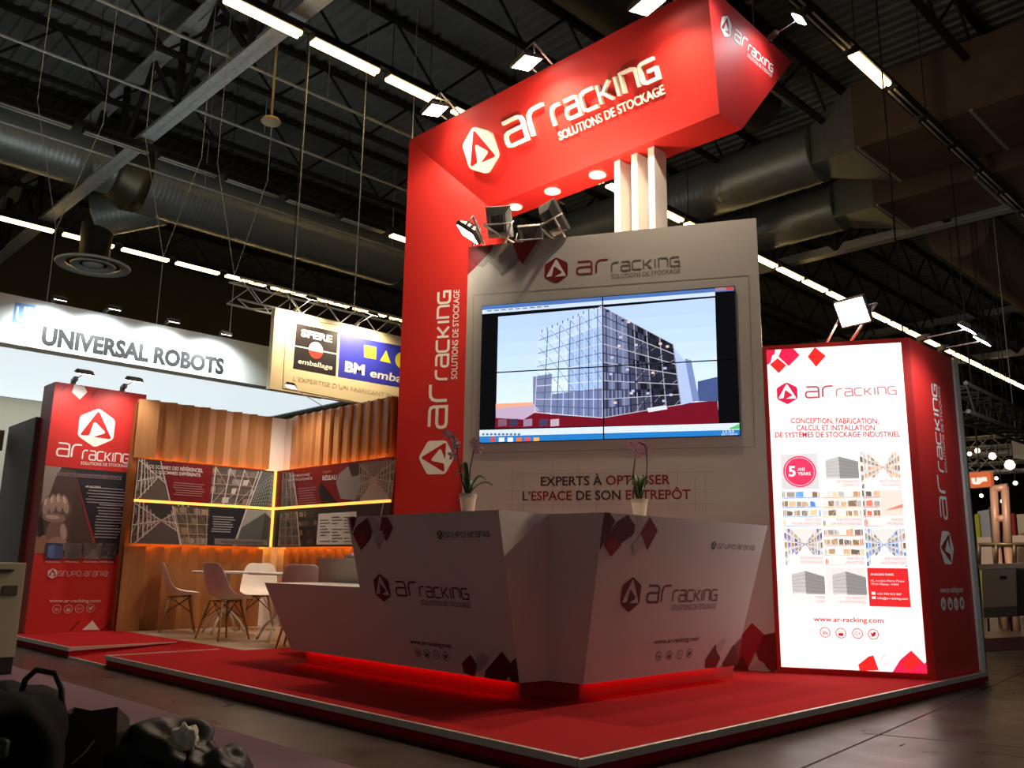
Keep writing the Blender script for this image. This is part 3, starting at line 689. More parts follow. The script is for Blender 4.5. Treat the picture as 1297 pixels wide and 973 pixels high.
for t, bl, br, tl in (('CONCEPTION, FABRICATION,', (1002, 536.5), (1113, 537), (1002, 530)), ('CALCUL ET INSTALLATION', (1009, 545.5), (1108, 545.5), (1009, 539)), ('DE SYSTÈMES DE STOCKAGE INDUSTRIEL', (982, 554.5), (1140.5, 553.5), (982, 548)), ('www.ar-racking.com', (1030.5, 787), (1119, 789), (1030.5, 781))):
    c.pxtext(t, bl, br, tl, TX, 2, .016)
c.icons([c.px(x, y) for x, y in ((1045, 801), (1065, 802), (1086, 802.5), (1106, 803.5))], .042, TX); c.build('lit_text', lb)
# product tiles on the poster, 3 x 4
tiles = [('badge', ''), ('block', 'RAYONNAGES|COMPACTS'), ('aisle', 'RAYONNAGE|MI-LOURD'), ('shelf', 'SHUTTLE|POUR PALETTES'), ('shelf', 'PLATEFORMES|SUR RAYONNAGES'), ('hand', 'BASES|MOBILES'),
         ('aisle', 'RAYONNAGES|DYNAMIQUES'), ('shelf', 'RACKS À|PALETTES'), ('aisle', 'ENTREPÔTS|AUTOMATISÉS'), ('block', 'MINI|LOAD'), ('block', 'ENTREPÔTS|AUTOPORTANTS'), ('card', '')]
G = [wc().px(988, 573.5), wc().px(1139.5, 572.5), wc().px(1154.5, 771), wc().px(995, 765.5)]
gx0 = (G[0][0] + G[3][0]) / 2; gx1 = (G[1][0] + G[2][0]) / 2; gz1 = (G[0][1] + G[1][1]) / 2; gz0 = (G[2][1] + G[3][1]) / 2
tw, th_ = (gx1 - gx0) / 3, (gz1 - gz0) / 4
for i, (sty, cap) in enumerate(tiles):
    r, q = divmod(i, 3); x0, x1 = gx0 + q * tw + .006, gx0 + (q + 1) * tw - .006; y1, y0 = gz1 - r * th_ - .006, gz1 - (r + 1) * th_ + .006
    c = wc(emit=.8, pre='lit', rough=.4, lift=.007); quad = [(x0, y0), (x1, y0), (x1, y1), (x0, y1)]
    if sty == 'badge':
        c.poly(quad, (222, 220, 222), 1); m_ = ((x0 + x1) / 2, (y0 + y1) / 2); c.disc(m_, tw * .42, (240, 60, 100), 2); c.ring(m_, tw * .38, .004, (255, 230, 235), 3)
        c.text('5', x0 + .2 * tw, m_[1] - .12 * tw, x0 + .38 * tw, .26 * tw, (255, 245, 245), 3, .03); c.text('ANS', x0 + .43 * tw, m_[1] + .02 * tw, x0 + .62 * tw, .08 * tw, (255, 245, 245), 3, .02); c.text('YEARS', x0 + .43 * tw, m_[1] - .1 * tw, x0 + .76 * tw, .08 * tw, (255, 245, 245), 3, .02)
    elif sty == 'card':
        c.poly(quad, (232, 46, 48), 1); L = [('AR RACKING FRANCE', .80, .62, .02), ('65, rue Jean-Pierre Plaque', .64, .86, 0), ('77124 Villenoy - PARIS', .55, .72, 0), ('+33 970 912 967', .30, .72, .01), ('info@ar-racking.com', .19, .86, .01)]
        for t, yy, wd, bo in L: xo = .20 if yy < .4 else .07; c.text(t, x0 + xo * tw, y0 + yy * th_ * .97, x0 + wd * tw if yy > .4 else x0 + (wd + .05) * tw, .05 * th_, (255, 240, 236), 3, bo)
        for yy in (.30, .19): c.rect((x0 + .07 * tw, y0 + yy * th_ * .97), (x0 + .16 * tw, y0 + (yy + .06) * th_), (255, 236, 232), 3)
    else:
        bgc = [(238, 236, 232), (246, 244, 242)][i % 2]; acc = [(206, 60, 76), (110, 96, 160), (222, 150, 110), (90, 140, 210), (230, 170, 120)][i % 5]
        if sty == 'hand':
            photo(c, quad, 'shelf', bgc, (190, 180, 176), (220, 110, 90), i, 1); c.clip = quad; c.poly([(x0 + .4 * tw, y0), (x1, y0), (x1, y1), (x0 + .45 * tw, y1)], (246, 226, 214), 8)
            c.poly([(x0 + .5 * tw, y0 + .42 * th_), (x1, y0 + .5 * th_), (x1, y0 + .6 * th_), (x0 + .8 * tw, y0 + .54 * th_)], (226, 140, 120), 9); c.clip = None
        else: photo(c, quad, sty, bgc, (176, 174, 172) if sty != 'shelf' else (220, 216, 210), acc if sty != 'block' else (190, 188, 186), i, 1)
        c.clip = None; c.poly([(x0 + .1 * tw, y0 + .03 * th_), (x1, y0 + .03 * th_), (x1, y0 + .27 * th_), (x0 + .1 * tw, y0 + .27 * th_)], (252, 246, 242), 12)
        a, b = cap.split('|'); wa, wb = .055 * tw * len(a), .055 * tw * len(b)
        c.text(a, x1 - wa - .02 * tw, y0 + .165 * th_, x1 - .02 * tw, .065 * th_, (228, 110, 116), 14); c.text(b, x1 - wb - .02 * tw, y0 + .06 * th_, x1 - .02 * tw, .065 * th_, (228, 110, 116), 14)
    c.build('poster_tile', lb)
# side lettering (face towards -Y)
s_ = Canvas((Q.x, 2.8155, 0), (1, 0, 0), Z); e = s_.px(1199, 694); s_.xf = lambda p: (e[0] - p[1], e[1] + p[0]); s_.lockup((0, 0), (s_.px(1181, 486)[1] - e[1]) / 4.7, WHT, (150, 16, 26), WHT, WHT, lw=.07); s_.xf = None
a, b = s_.px(1190.5, 751), s_.px(1219.5, 748); s_.text('www.ar-racking.com', a[0], a[1], b[0], .05, WHT, 2, .01)
s_.icons([s_.px(x, y) for x, y in ((1194.5, 765), (1203, 765), (1210.5, 765), (1218, 764))], .055, (150, 16, 26), WHT); s_.build('side_logo', lb)
mb = MB(); mb.box2((8.603, 2.795, 0), (8.71, 3.2, LZ + .0)); tag(mb.build('white_post', M('white_post', (236, 238, 234), .5, var=.03), bevel=.004), 'pale upright post closing the red side wall at the far right', 'post')
mb = MB(); mb.box2((8.73, 2.83, 0), (8.85, 3.3, LZ - .5)); tag(mb.build('grey_post', M('grey_post', (96, 100, 98), .45, .5, var=.1), bevel=.004), 'dark grey metal post behind the pale post, far right', 'post')
p = at(1080, 395, (7.45, 3.2, 3.2), (-.7, -.7, 0)); flood(p, (-.75, .1, -.42), 'glowing floodlight on two legs on top of the light box', [wp(-.55, -.1, LZ), wp(-.75, -.1, LZ)], PWR['lightbox_flood'], 130, hd=(.3, .26, .09))

def armlight(base, head, d, label, power, group, gl=glowc, col=COOL, angle=120):
    base, head = V(base), V(head); t = thing('arm_spotlight', base, label, 'spotlight', group)
    mb = MB(); k = (head - base).normalized(); R = aimrot(k)
    mb.box(base + V((0, 0, .037)), (.05, .05, .07)); mb.box(base + k * .06 + V((0, 0, .05)), (.05, .05, .13), R); mb.build('clamp', greyp, t, bevel=.004)
    mb = MB(); mb.tube([base + V((0, 0, .05)), head], .006, 6); mb.build('arm', galv, t)
    d = V(d).normalized(); R = aimrot(d); mb = MB(); lp = lambda a, b, z: [head + R @ V((x * a, y * b, z)) for x, y in ((-1, -.7), (-.8, -1), (.8, -1), (1, -.7), (1, .7), (.8, 1), (-.8, 1), (-1, .7))]
    mb.hull8(lp(.105, .07, 0), lp(.085, .05, .04)); mb.build('head', greyp, t)
    mb = MB(); mb.hull8(lp(.09, .058, -.006), lp(.09, .058, -.001)); mb.build('lens', gl, t)
    if power: lamp('spot_light', 'SPOT', head + d * .02, d, power, col, t, angle=angle, blend=.8, radius=.04)
    return t
g = 'arm spotlights over the beam end'
for a, b, lb_ in (((948, 4), (957, -30), 'arm spotlight at the top edge of the beam end, cut off by the picture edge'), ((974.5, 54), (1012, 24), 'white arm spotlight leaning out over the top of the red beam end')):
    p = ec.px(*a); q = ec.P(p, 0); hd_ = at(b[0], b[1], q + V((.1, -.42, 0)), (0, 1, 0)); armlight(q, hd_, (-.1, .6, -.8), lb_, PWR['arm_beam'], g)
g = 'arm spotlights over the red side wall'
for a, b, lb_ in (((1166, 433), (1225, 417), 'nearer arm spotlight over the red side wall of the light box'), ((1192, 446), (1244, 432), 'farther arm spotlight over the red side wall of the light box')):
    q = atY(a[0], a[1], 2.83); q.z = LZ; hd_ = at(b[0], b[1], q + V((0, -.55, 0)), (0, 1, 0)); armlight(q, hd_, (-.05, .6, -.8), lb_, PWR['arm_side'], g)

# ------------------------------------------------------------------ reception counter
ct = thing('reception_counter', (4.8, 4.6, .1), 'angular white reception counter with slanted logo fronts on a red lit plinth', 'counter')
XB, XT, ZB2, ZT2 = 4.15, 3.852, .22, 1.30
def fx(z): return XB + (XT - XB) * (z - ZB2) / (ZT2 - ZB2)
YB, YT = 3.815, 3.63
def fy(z): return YB + (YT - YB) * (z - ZB2) / (ZT2 - ZB2)
ZLOW = .775
LYt, LYb, TALL = 7.16, 6.90, 5.71
mid = V((4.369, 4.085, 0))
R0b, R0t = 4.42, 4.41; R1b, R1t = 6.22, 6.49
L0b, L0t = 4.119, 4.03
def m3(x, y, z): return V((x, y, z))
mb = MB(); mb.hull8([m3(fx(ZB2), L0b, ZB2), m3(fx(ZB2), TALL, ZB2), m3(fx(ZB2) + .35, TALL, ZB2), m3(fx(ZB2) + .35, L0b + .1, ZB2)], [m3(XT, L0t, ZT2), m3(XT, TALL, ZT2), m3(XT + .5, TALL, ZT2), m3(XT + .5, L0t + .25, ZT2)])
mb.build('left_front', white, ct)
mb = MB(); mb.hull8([m3(fx(ZB2), TALL, ZB2), m3(fx(ZB2), LYb, ZB2), m3(fx(ZB2) + .5, LYb, ZB2), m3(fx(ZB2) + .5, TALL, ZB2)], [m3(fx(ZLOW), TALL, ZLOW), m3(fx(ZLOW), LYt, ZLOW), m3(fx(ZLOW) + .7, LYt, ZLOW), m3(fx(ZLOW) + .7, TALL, ZLOW)])
mb.build('low_desk', white, ct)
mb = MB(); mb.hull8([m3(fx(ZB2), L0b, ZB2), m3(mid.x, mid.y, ZB2), m3(R0b, YB, ZB2), m3(R0b + .25, YB + .4, ZB2), m3(fx(ZB2) + .35, L0b + .3, ZB2)], [m3(XT, L0t, ZT2), m3(mid.x, mid.y, ZT2), m3(R0t, YT, ZT2), m3(R0t + .3, YT + .6, ZT2), m3(XT + .5, L0t + .4, ZT2)])
mb.build('corner_panel', white, ct)
mb = MB(); mb.hull8([m3(R0b, YB, ZB2), m3(R1b, YB, ZB2), m3(R1b, YB + .3, ZB2), m3(R0b, YB + .3, ZB2)], [m3(R0t, YT, ZT2), m3(R1t, YT, ZT2), m3(R1t - .2, YT + .5, ZT2), m3(R0t, YT + .5, ZT2)])
mb.build('right_front', white, ct)
mb = MB(); mb.prism([(4.275, 6.86), (4.275, 4.24), (4.42, 4.2), (4.56, 3.97), (6.44, 3.97), (6.44, 4.2), (4.7, 4.2), (4.6, 4.5), (4.6, 6.86)], .101, ZB2 + .01); mb.build('plinth', M('red_plinth', (200, 20, 22), .5), ct)
mb = MB()
mb.box2((4.235, 4.28, ZB2 - .012), (4.25, 6.84, ZB2 - .002)); mb.box2((4.6, 3.925, ZB2 - .012), (6.2, 3.94, ZB2 - .002))
mb.build('led_strip', redled, ct)
cl = Canvas((XB, 0, ZB2), (0, -1, 0), (XT - XB, 0, ZT2 - ZB2))
cr = Canvas((0, YB, ZB2), (1, 0, 0), (0, YT - YB, ZT2 - ZB2))
for C_, qd, lo, ga, ur, ic in ((cl, [(443, 655.2), (630.3, 645.4), (657.9, 865.2), (471.7, 837.7)], (484, 744.5), ((555, 677.5), (560, 678), (620, 677)), ((520, 815), (572, 820)), ((530, 826.5), (541, 828), (553, 829.5), (565, 831.5))),
                               (cr, [(765.4, 648.7), (965, 666), (933.3, 843), (734.8, 866)], (799, 753), ((902, 691), (906, 692), (955, 694)), ((828, 816), (884, 812.5)), ((834, 831), (847.5, 830), (861, 829), (873, 827.5)))):
    base = C_; face = [C_.px(*p) for p in qd]
    c = Canvas(base.p0, base.u, base.v); c.clip = face
    if C_ is cl:
        L = [([(443, 655), (452, 655), (449, 667), (446, 674)], (84, 10, 20), 2), ([(452, 666), (467, 655), (474, 664), (470, 682), (458, 697), (447, 676)], (104, 12, 24), 2), ([(449, 680), (459, 671), (465, 683), (457.5, 697)], (140, 16, 28), 3), ([(466, 655), (473, 654), (482, 666), (480, 673), (475, 680)], (196, 186, 182), 3),
             ([(484, 655), (491, 655), (498, 669), (490, 686), (481, 672)], (128, 14, 30), 2), ([(484, 671), (488, 678), (480, 695), (474, 684)], (190, 180, 176), 4),
             ([(585, 840), (596, 829), (605, 843), (601, 858), (588, 852)], (110, 10, 20), 2), ([(603, 834), (610, 826), (620, 833), (606, 852)], (190, 178, 174), 3), ([(615, 850), (636, 825), (650, 844), (648, 860), (640, 864), (614, 858)], (100, 8, 16), 2), ([(648, 838), (654, 833), (659, 866), (647, 864)], (88, 8, 14), 3), ([(641, 862), (645, 856), (649, 864)], (190, 176, 172), 4)]
    else:
        L = [([(764, 649), (772, 649.5), (779, 660), (767, 682), (759, 698)], (90, 8, 18), 2), ([(781, 661), (795, 652), (804, 665), (803, 676), (787, 688), (774, 703), (764, 686)], (104, 10, 22), 2), ([(764, 690), (778, 680), (787, 690), (774, 705)], (150, 16, 28), 3), ([(808, 651), (816, 660), (808, 676), (795, 688), (806, 668)], (206, 196, 190), 3), ([(800, 690), (812, 678), (816, 688), (803, 704)], (200, 190, 184), 3), ([(823, 655), (833, 672), (820, 697), (811, 676)], (134, 14, 26), 2),
             ([(893, 836), (906, 816), (912, 834), (906, 846), (893, 846)], (128, 12, 22), 2), ([(915, 840), (928, 818), (940, 812), (938, 842), (915, 845)], (112, 10, 18), 2), ([(929, 818), (940, 806), (950, 820), (936, 842)], (150, 14, 26), 3), ([(906, 820), (918, 808), (920, 812), (909, 830)], (210, 196, 190), 3)]
    for pts, col, k in L: c.pxpoly(pts, col, k)
    c.build('diamond_pattern', ct)
    c = Canvas(base.p0, base.u, base.v); e = c.px(*lo); c.lockup(e, .205 if C_ is cl else .225, (104, 12, 22), (214, 204, 198), (112, 30, 36), (104, 78, 78)); c.build('logo', ct)
    c = Canvas(base.p0, base.u, base.v); e = c.px(*ga[0]); c.emblem((e[0] + .02, e[1]), .062, (60, 44, 46), (206, 196, 190)); a, b = c.px(*ga[1]), c.px(*ga[2])
    c.glyphs('GrUPO', a[0] + .03, a[0] + .03 + (b[0] - a[0]) * .44, a[1] - .015, .032, .005, (96, 84, 84)); c.glyphs('aranIa', a[0] + .03 + (b[0] - a[0]) * .5, b[0], a[1] - .015, .032, .005, (96, 84, 84)); c.build('group_logo', ct)
    c = Canvas(base.p0, base.u, base.v); a, b = c.px(*ur[0]), c.px(*ur[1]); c.text('www.ar-racking.com', a[0], a[1], b[0], .033, (96, 50, 52), 2, .015)
    c.icons([c.px(*p) for p in ic], .033, (104, 58, 60)); c.build('web_address', ct)

# white cabinet behind the low desk
ca = thing('white_cabinet', (5.0, 6.2, .1), 'plain white cabinet standing behind the low counter desk', 'cabinet')
y0, y1 = atX(452, 745, 4.72).y - .35, atX(402, 744, 4.72).y
mb = MB(); mb.box2((4.72, y0, .1), (5.2, y1, .985)); mb.build('body', cream, ca, bevel=.004); mb = MB(); mb.box2((4.70, y0 - .01, .985), (5.22, y1 + .01, 1.003)); mb.build('top', white, ca)
pf = thing('flower_dish', (4.9, (y0 + y1) / 2, 1.003), 'small dish of pink blooms on the white cabinet', 'flowers')
mb = MB(); mb.lathe([(.0, .0), (.1, .0), (.13, .025), (.125, .025), (.09, .008), (0, .008)], (4.86, (y0 + y1) / 2 + .05, 1.003)); mb.build('dish', white, pf)
rn = random.Random(5); 
for i in range(7):
    mb = MB(); p = V((4.86 + rn.uniform(-.09, .09), (y0 + y1) / 2 + .05 + rn.uniform(-.1, .1), 1.02)); mb.lathe([(.0, -.01), (.025, .0), (.03, .018), (.015, .03), (0, .03)], p, 9); mb.build('bloom', M('pink_bloom', (226, 150, 150), .7), pf)

# ------------------------------------------------------------------ orchids
def orchid(pos, label, stems, leaves):
    pos = V(pos); t = thing('potted_orchid', pos, label, 'plant', 'orchids on the counter')
    mb = MB(); mb.lathe([(0, 0), (.044, 0), (.058, .12), (.060, .135), (.054, .135), (.05, .12), (0, .118)], pos); 
    pot = mb.build('pot', M('pot_white', (230, 206, 190), .5, var=.05), t)
    mb = MB(); mb.lathe([(.0585, .108), (.0605, .11), (.062, .136), (.0605, .137)], pos, 24); mb.build('rim', M('pot_rim', (206, 186, 170), .7, var=.3, scale=120), pot)
    mb = MB(); mb.lathe([(0, .124), (.05, .122)], pos, 12); mb.build('soil', M('bark_soil', (60, 42, 30), .9, var=.4, scale=60), pot)
    lm = M('orchid_leaf', (78, 106, 50), .4, var=.2, scale=14); stm = M('orchid_stem', (74, 62, 46), .6); pm = M('orchid_petal', (240, 188, 208), .6, var=.25, scale=50)
    for ang, ln, up in leaves:
        mb = MB(); d = V((math.cos(ang), math.sin(ang), 0)); s = V((-d.y, d.x, 0)); N = 9; vs = []; mb.smooth = True
        for i in range(N):
            f = i / (N - 1); wd = .036 * math.sin(math.pi * (.12 + .86 * f)) + .004; c_ = pos + V((0, 0, .125)) + d * ln * f + V((0, 0, up * math.sin(f * 2.2)))
            vs += [c_ - s * wd + V((0, 0, .008)), c_ + V((0, 0, 0)), c_ + s * wd + V((0, 0, .008))]
        mb.add(vs, [(i * 3 + j, i * 3 + j + 1, i * 3 + j + 4, i * 3 + j + 3) for i in range(N - 1) for j in (0, 1)]); o = mb.build('leaf', lm, t, fixn=False)
        md = o.modifiers.new('thick', 'SOLIDIFY'); md.thickness = .004
    rn = random.Random(int(pos.x * 100))
    for pts, nf in stems:
        P_ = [pos + V(q) for q in pts]; sm = []
        for i in range(len(P_) - 1):
            a0, a1, a2, a3 = P_[max(i - 1, 0)], P_[i], P_[i + 1], P_[min(i + 2, len(P_) - 1)]
            for k in range(6): f = k / 6; sm.append(.5 * ((2 * a1) + (a2 - a0) * f + (2 * a0 - 5 * a1 + 4 * a2 - a3) * f * f + (3 * a1 - a0 - 3 * a2 + a3) * f ** 3))
        sm.append(P_[-1]); mb = MB(); mb.tube(sm, .0045, 6); st_ = mb.build('stem', stm, t)
        for i in range(nf):
            p = sm[-1 - int(i * 1.9)] + V((rn.uniform(-.03, .03), rn.uniform(-.03, .03), rn.uniform(-.03, .02))); mb = MB(); R = aimrot(-V((-.7 + rn.uniform(-.4, .4), -.6 + rn.uniform(-.4, .4), rn.uniform(-.2, .3))))
            r = rn.uniform(.026, .036)
            for k in range(5):
                a = k * 2 * math.pi / 5 + .3; q = [V((0, 0, 0)), V((math.cos(a - .5) * r * .8, math.sin(a - .5) * r * .8, .006)), V((math.cos(a) * r * 1.25, math.sin(a) * r * 1.25, .002)), V((math.cos(a + .5) * r * .8, math.sin(a + .5) * r * .8, .006))]
                mb.add([p + R @ z for z in q] + [p + R @ (z + V((0, 0, -.003))) for z in q], [(0, 1, 2, 3), (7, 6, 5, 4), (0, 4, 5, 1), (1, 5, 6, 2), (2, 6, 7, 3), (3, 7, 4, 0)])
            mb.lathe([(0, .014), (.007, .01), (.009, 0)], p, 8, R); mb.build('blossom', pm, st_)
        mb = MB()
    return t
p = atX(592.5, 640, 4.05); vr = V((math.sin(YAW), -math.cos(YAW), 0))
def so(r, z, b=0): q = vr * r + V((.7, .7, 0)) * b; return (q.x, q.y, z)
orchid((p.x, p.y, ZT2), 'orchid with pink blooms in a white pot, in front of the red column', [([so(-.01, .12), so(-.05, .25), so(-.075, .38), so(-.09, .48), so(-.12, .55)], 6), ([so(.01, .12), so(.01, .3), so(.03, .43), so(.04, .49), so(.055, .46)], 4)],
       [(-.85, .12, .13), (-.6, .17, .09), (2.4, .1, .16), (.9, .1, .1), (2.9, .06, .22)])
p = atY(810, 645, 3.86)
orchid((p.x, p.y, ZT2), 'orchid with pink blooms in a white pot, in front of the printed slogan', [([so(-.01, .12), so(-.04, .28), so(-.03, .4), so(-.02, .5), so(-.06, .55)], 5), ([so(.01, .12), so(.05, .28), so(.06, .42), so(.05, .52), so(.0, .55)], 6)],
       [(-.85, .07, .15), (-.4, .05, .17), (2.4, .08, .15), (2.0, .05, .18), (.9, .06, .1)])

# ------------------------------------------------------------------ slatted timber walls
YW = 11.2; XCn = 6.375; WT = 2.98
posterZ = (1.155, 1.66, 1.70, 2.2)
def slat_wall(name, label, org, d, n, L, pitch, first):
    t = thing(name, org, label, 'timber wall'); d = V(d); n = V(n); org = V(org)
    mb = MB(); mb.box2([min((org + n * -.17)[i], (org + d * L + n * -.02)[i]) if i < 2 else .101 for i in range(3)], [max((org + n * -.17)[i], (org + d * L + n * -.02)[i]) if i < 2 else WT - .04 for i in range(3)])
    mb.build('backing', woodd, t)
    for zz, nm in (((.101, posterZ[0] - .03), 'lower_fin'), ((posterZ[3] + .03, WT), 'upper_fin')):
        x = 0.0; k = 0
        while x < L - .02:
            x2 = min(x + pitch, L); mb = MB(); fr_ = x / L; kk = x + (x2 - x) * (first[0] + (first[1] - first[0]) * fr_)
            a, b, c_ = org + d * x, org + d * kk, org + d * (x2 - .001)
            q = [a + n * .01, b + n * .03, c_ + n * .10 * first[2], c_ - n * .05, a - n * .05] if first[2] else [a + n * .10, b + n * .03, c_ + n * .01, c_ - n * .05, a - n * .05]
            mb.hull8([V((p.x, p.y, zz[0])) for p in q], [V((p.x, p.y, zz[1])) for p in q]); mb.build(nm, woodl, t); x = x2; k += 1
    return t
tw_l = slat_wall('timber_wall', 'sawtooth oak veneer wall behind the chairs, left of the white corner post', (4.30, YW, .1), (1, 0, 0), (0, -1, 0), 1.84, .23, (.3, .72, 1))
tw_r = slat_wall('timber_wall', 'sawtooth oak veneer wall right of the white corner post, towards the red column', (XCn, 10.93, .1), (0, -1, 0), (-1, 0, 0), 2.38, .21, (.5, .85, 0.6))
mb = MB(); mb.prism([(6.13, YW - .02), (6.40, YW - .03), (XCn + .02, 10.95), (6.75, 10.95), (6.75, 11.5), (6.13, 11.5)], .1, WT + .0); tag(mb.build('corner_post', white, bevel=.004), 'white corner post joining the two timber walls', 'post')

def poster(name_lab, org, u, w_, z0, z1, draw):
    org = V(org); u = V(u); n = u.cross(Z); t = thing('photo_panel', V((org.x, org.y, z0)), name_lab, 'poster', 'photo panels on the timber walls')
    mb = MB(); q = [org - n * .0, org + u * w_, org + u * w_ - n * .03, org - n * .03]
    mb.hull8([V((p.x, p.y, z0)) for p in q], [V((p.x, p.y, z1)) for p in q]); mb.build('board', black, t)
    c = Canvas(V((org.x, org.y, 0)), u, Z, rough=.35); c.clip = [(0, z0), (w_, z0), (w_, z1), (0, z1)]; draw(c, w_, z0, z1); c.build('print', t)
    return t
YP = YW - .16; XP = XCn - .16
x0P = 4.30; wl = XP - x0P
DARK = (62, 54, 50); INK = (196, 188, 180); ACC = (150, 118, 96); NAVY = (36, 36, 46); BRD = (120, 20, 28)
def quad(c, pts): return [c.px(*p) for p in pts]
def slantline(c, a, b): c.pxline([a, b], .014, (206, 200, 192), 14)
def lines_(c, x0, x1, y0, n_, dy, col, k=6):
    rn = random.Random(n_ + int(x0 * 100))
    for i in range(n_): c.rect((x0 + rn.uniform(0, .1) * (x1 - x0), y0 - i * dy), (x1 - rn.uniform(0, .2) * (x1 - x0), y0 - i * dy + dy * .42), col, k)
def dUL(c, w_, z0, z1):
    c.rect((0, z0), (w_, z1), DARK, 0)
    photo(c, [(0, z0), (.72, z0), (.42, z1), (0, z1)], 'aisle', (66, 58, 54), (222, 216, 208), ACC, 11, 1)
    c.clip = [(0, z0), (w_, z0), (w_, z1), (0, z1)]
    c.poly(quad(c, [(204, 584), (270, 591), (266, 638), (215, 635)]), BRD, 4); photo(c, quad(c, [(265, 638), (314, 641), (330, 597.5), (270, 591)]), 'shelf', (90, 72, 64), (206, 198, 190), (150, 132, 124), 12, 4)
    c.clip = [(0, z0), (w_, z0), (w_, z1), (0, z1)]
    photo(c, quad(c, [(314, 641), (352, 645), (354, 600), (330, 597)]), 'tower', (96, 98, 96), (190, 192, 188), ACC, 13, 4); c.clip = [(0, z0), (w_, z0), (w_, z1), (0, z1)]
    slantline(c, (203, 584), (215, 636)); slantline(c, (331, 597), (314, 642))
    c.pxtext('NOS SOMMES DES RÉFÉRENCES,', (184, 593), (256, 598.5), (184, 588.5), (226, 214, 206), 16, .025); c.pxtext('NOUS SOMMES DIFFÉRENTS', (189, 599.5), (253, 604), (189, 595.5), (226, 214, 206), 16, .025)
    a, b = c.px(218, 612), c.px(263, 612); lines_(c, a[0], b[0], a[1], 6, .03, (176, 110, 108), 15)
def dLL(c, w_, z0, z1):
    c.rect((0, z0), (w_, z1), DARK, 0); photo(c, [(0, z0), (.95, z0), (.70, z1), (0, z1)], 'aisle', (56, 48, 48), (186, 176, 170), (140, 70, 62), 21, 1)
    FR = [(0, z0), (w_, z0), (w_, z1), (0, z1)]; c.clip = FR
    photo(c, quad(c, [(228, 690), (262, 691), (265, 644), (218, 641)]), 'shelf', (84, 72, 64), (176, 162, 150), (180, 150, 120), 22, 4); c.clip = FR
    c.poly(quad(c, [(262, 691), (296, 692), (311, 645), (265, 643)]), NAVY, 4); photo(c, quad(c, [(296, 692), (349, 693.5), (351, 647), (311, 645)]), 'tower', (150, 148, 142), (84, 84, 84), ACC, 23, 4); c.clip = FR
    slantline(c, (218, 641), (228, 690)); slantline(c, (312, 645), (295, 692))
    a, b = c.px(268, 655), c.px(298, 655); lines_(c, a[0], b[0], a[1], 7, .032, (150, 150, 152), 15)
    c.pxpoly([(271, 682), (338, 684), (338, 691), (271, 690)], (120, 112, 106), 15); c.pxtext('INNOVATION & EXPÉRIENCE', (279, 688.2), (333, 689.6), (279, 684.8), (50, 44, 44), 17, .01)
def dUR(c, w_, z0, z1):
    FR = [(0, z0), (w_, z0), (w_, z1), (0, z1)]; c.rect((0, z0), (w_, z1), BRD, 0)
    photo(c, quad(c, [(356, 644), (377, 642), (372, 598), (358, 599)]), 'shelf', (110, 100, 92), (196, 186, 176), ACC, 31, 1); c.clip = FR
    c.pxpoly([(407, 611), (430, 640), (408, 640), (404, 622)], (22, 18, 20), 4); c.pxpoly([(430, 600), (442, 590), (455, 594), (458, 612), (451, 634), (432, 632), (426, 612)], (150, 142, 138), 5); c.pxpoly([(441, 588), (457, 587), (455, 602), (446, 604)], (50, 40, 42), 6)
    photo(c, quad(c, [(454, 636), (497, 633), (501, 582), (456, 587)]), 'aisle', (120, 106, 94), (190, 176, 162), (200, 160, 118), 32, 4); c.clip = FR
    slantline(c, (372, 600), (378, 642)); slantline(c, (499, 590), (490, 633))
    c.pxtext('FAITE RAYONNAGE', (369, 605), (393, 602.5), (369, 602), (200, 188, 180), 8, .01); c.pxtext('MADE IN LA PLANÈTE', (366, 610), (396, 607.5), (366, 607), (200, 188, 180), 8, .01)
    c.pxtext('Impact', (410, 600), (420, 598.5), (410, 596), (196, 140, 60), 8); c.pxtext('RÉSEAU', (409, 608.5), (427, 607.5), (409, 603), (226, 214, 206), 8, .02)
    a, b = c.px(378, 620), c.px(403, 617); lines_(c, a[0], b[0], a[1], 7, .033, (170, 100, 100), 8)
def dLR(c, w_, z0, z1):
    FR = [(0, z0), (w_, z0), (w_, z1), (0, z1)]; c.rect((0, z0), (w_, z1), NAVY, 0)
    photo(c, quad(c, [(352, 692), (381, 692), (377, 648), (355, 650)]), 'shelf', (104, 94, 86), (170, 158, 148), ACC, 41, 1); c.clip = FR
    photo(c, quad(c, [(381, 692), (402, 692), (404, 645), (377, 648)]), 'shelf', (46, 40, 38), (86, 78, 74), (70, 60, 54), 42, 3); c.clip = FR
    c.pxpoly([(404, 651), (452, 648), (452, 690), (401, 690)], (222, 216, 208), 5)
    for q in range(3):
        for r in range(9):
            if (q * 5 + r * 3) % 7: a = c.px(406 + q * 15, 655 + r * 3.8); c.rect((a[0], a[1] - .012), (a[0] + .13 + .05 * ((q + r) % 3), a[1]), (100, 94, 92), 7)
    slantline(c, (377, 648), (381, 692)); slantline(c, (487, 637), (482, 660))
poster('upper photo panel on the left timber wall, with a red text field', (x0P, YP, 0), (1, 0, 0), wl - .02, posterZ[2], posterZ[3], dUL)
poster('lower photo panel on the left timber wall, with a dark navy text field', (x0P, YP, 0), (1, 0, 0), wl - .02, posterZ[0], posterZ[1], dLL)
poster('upper photo panel on the right timber wall, with a grey map', (XP, YP - .04, 0), (0, -1, 0), 2.66, posterZ[2], posterZ[3], dUR)
poster('lower photo panel on the right timber wall, with a pale printed list', (XP, YP - .04, 0), (0, -1, 0), 2.66, posterZ[0], posterZ[1], dLR)
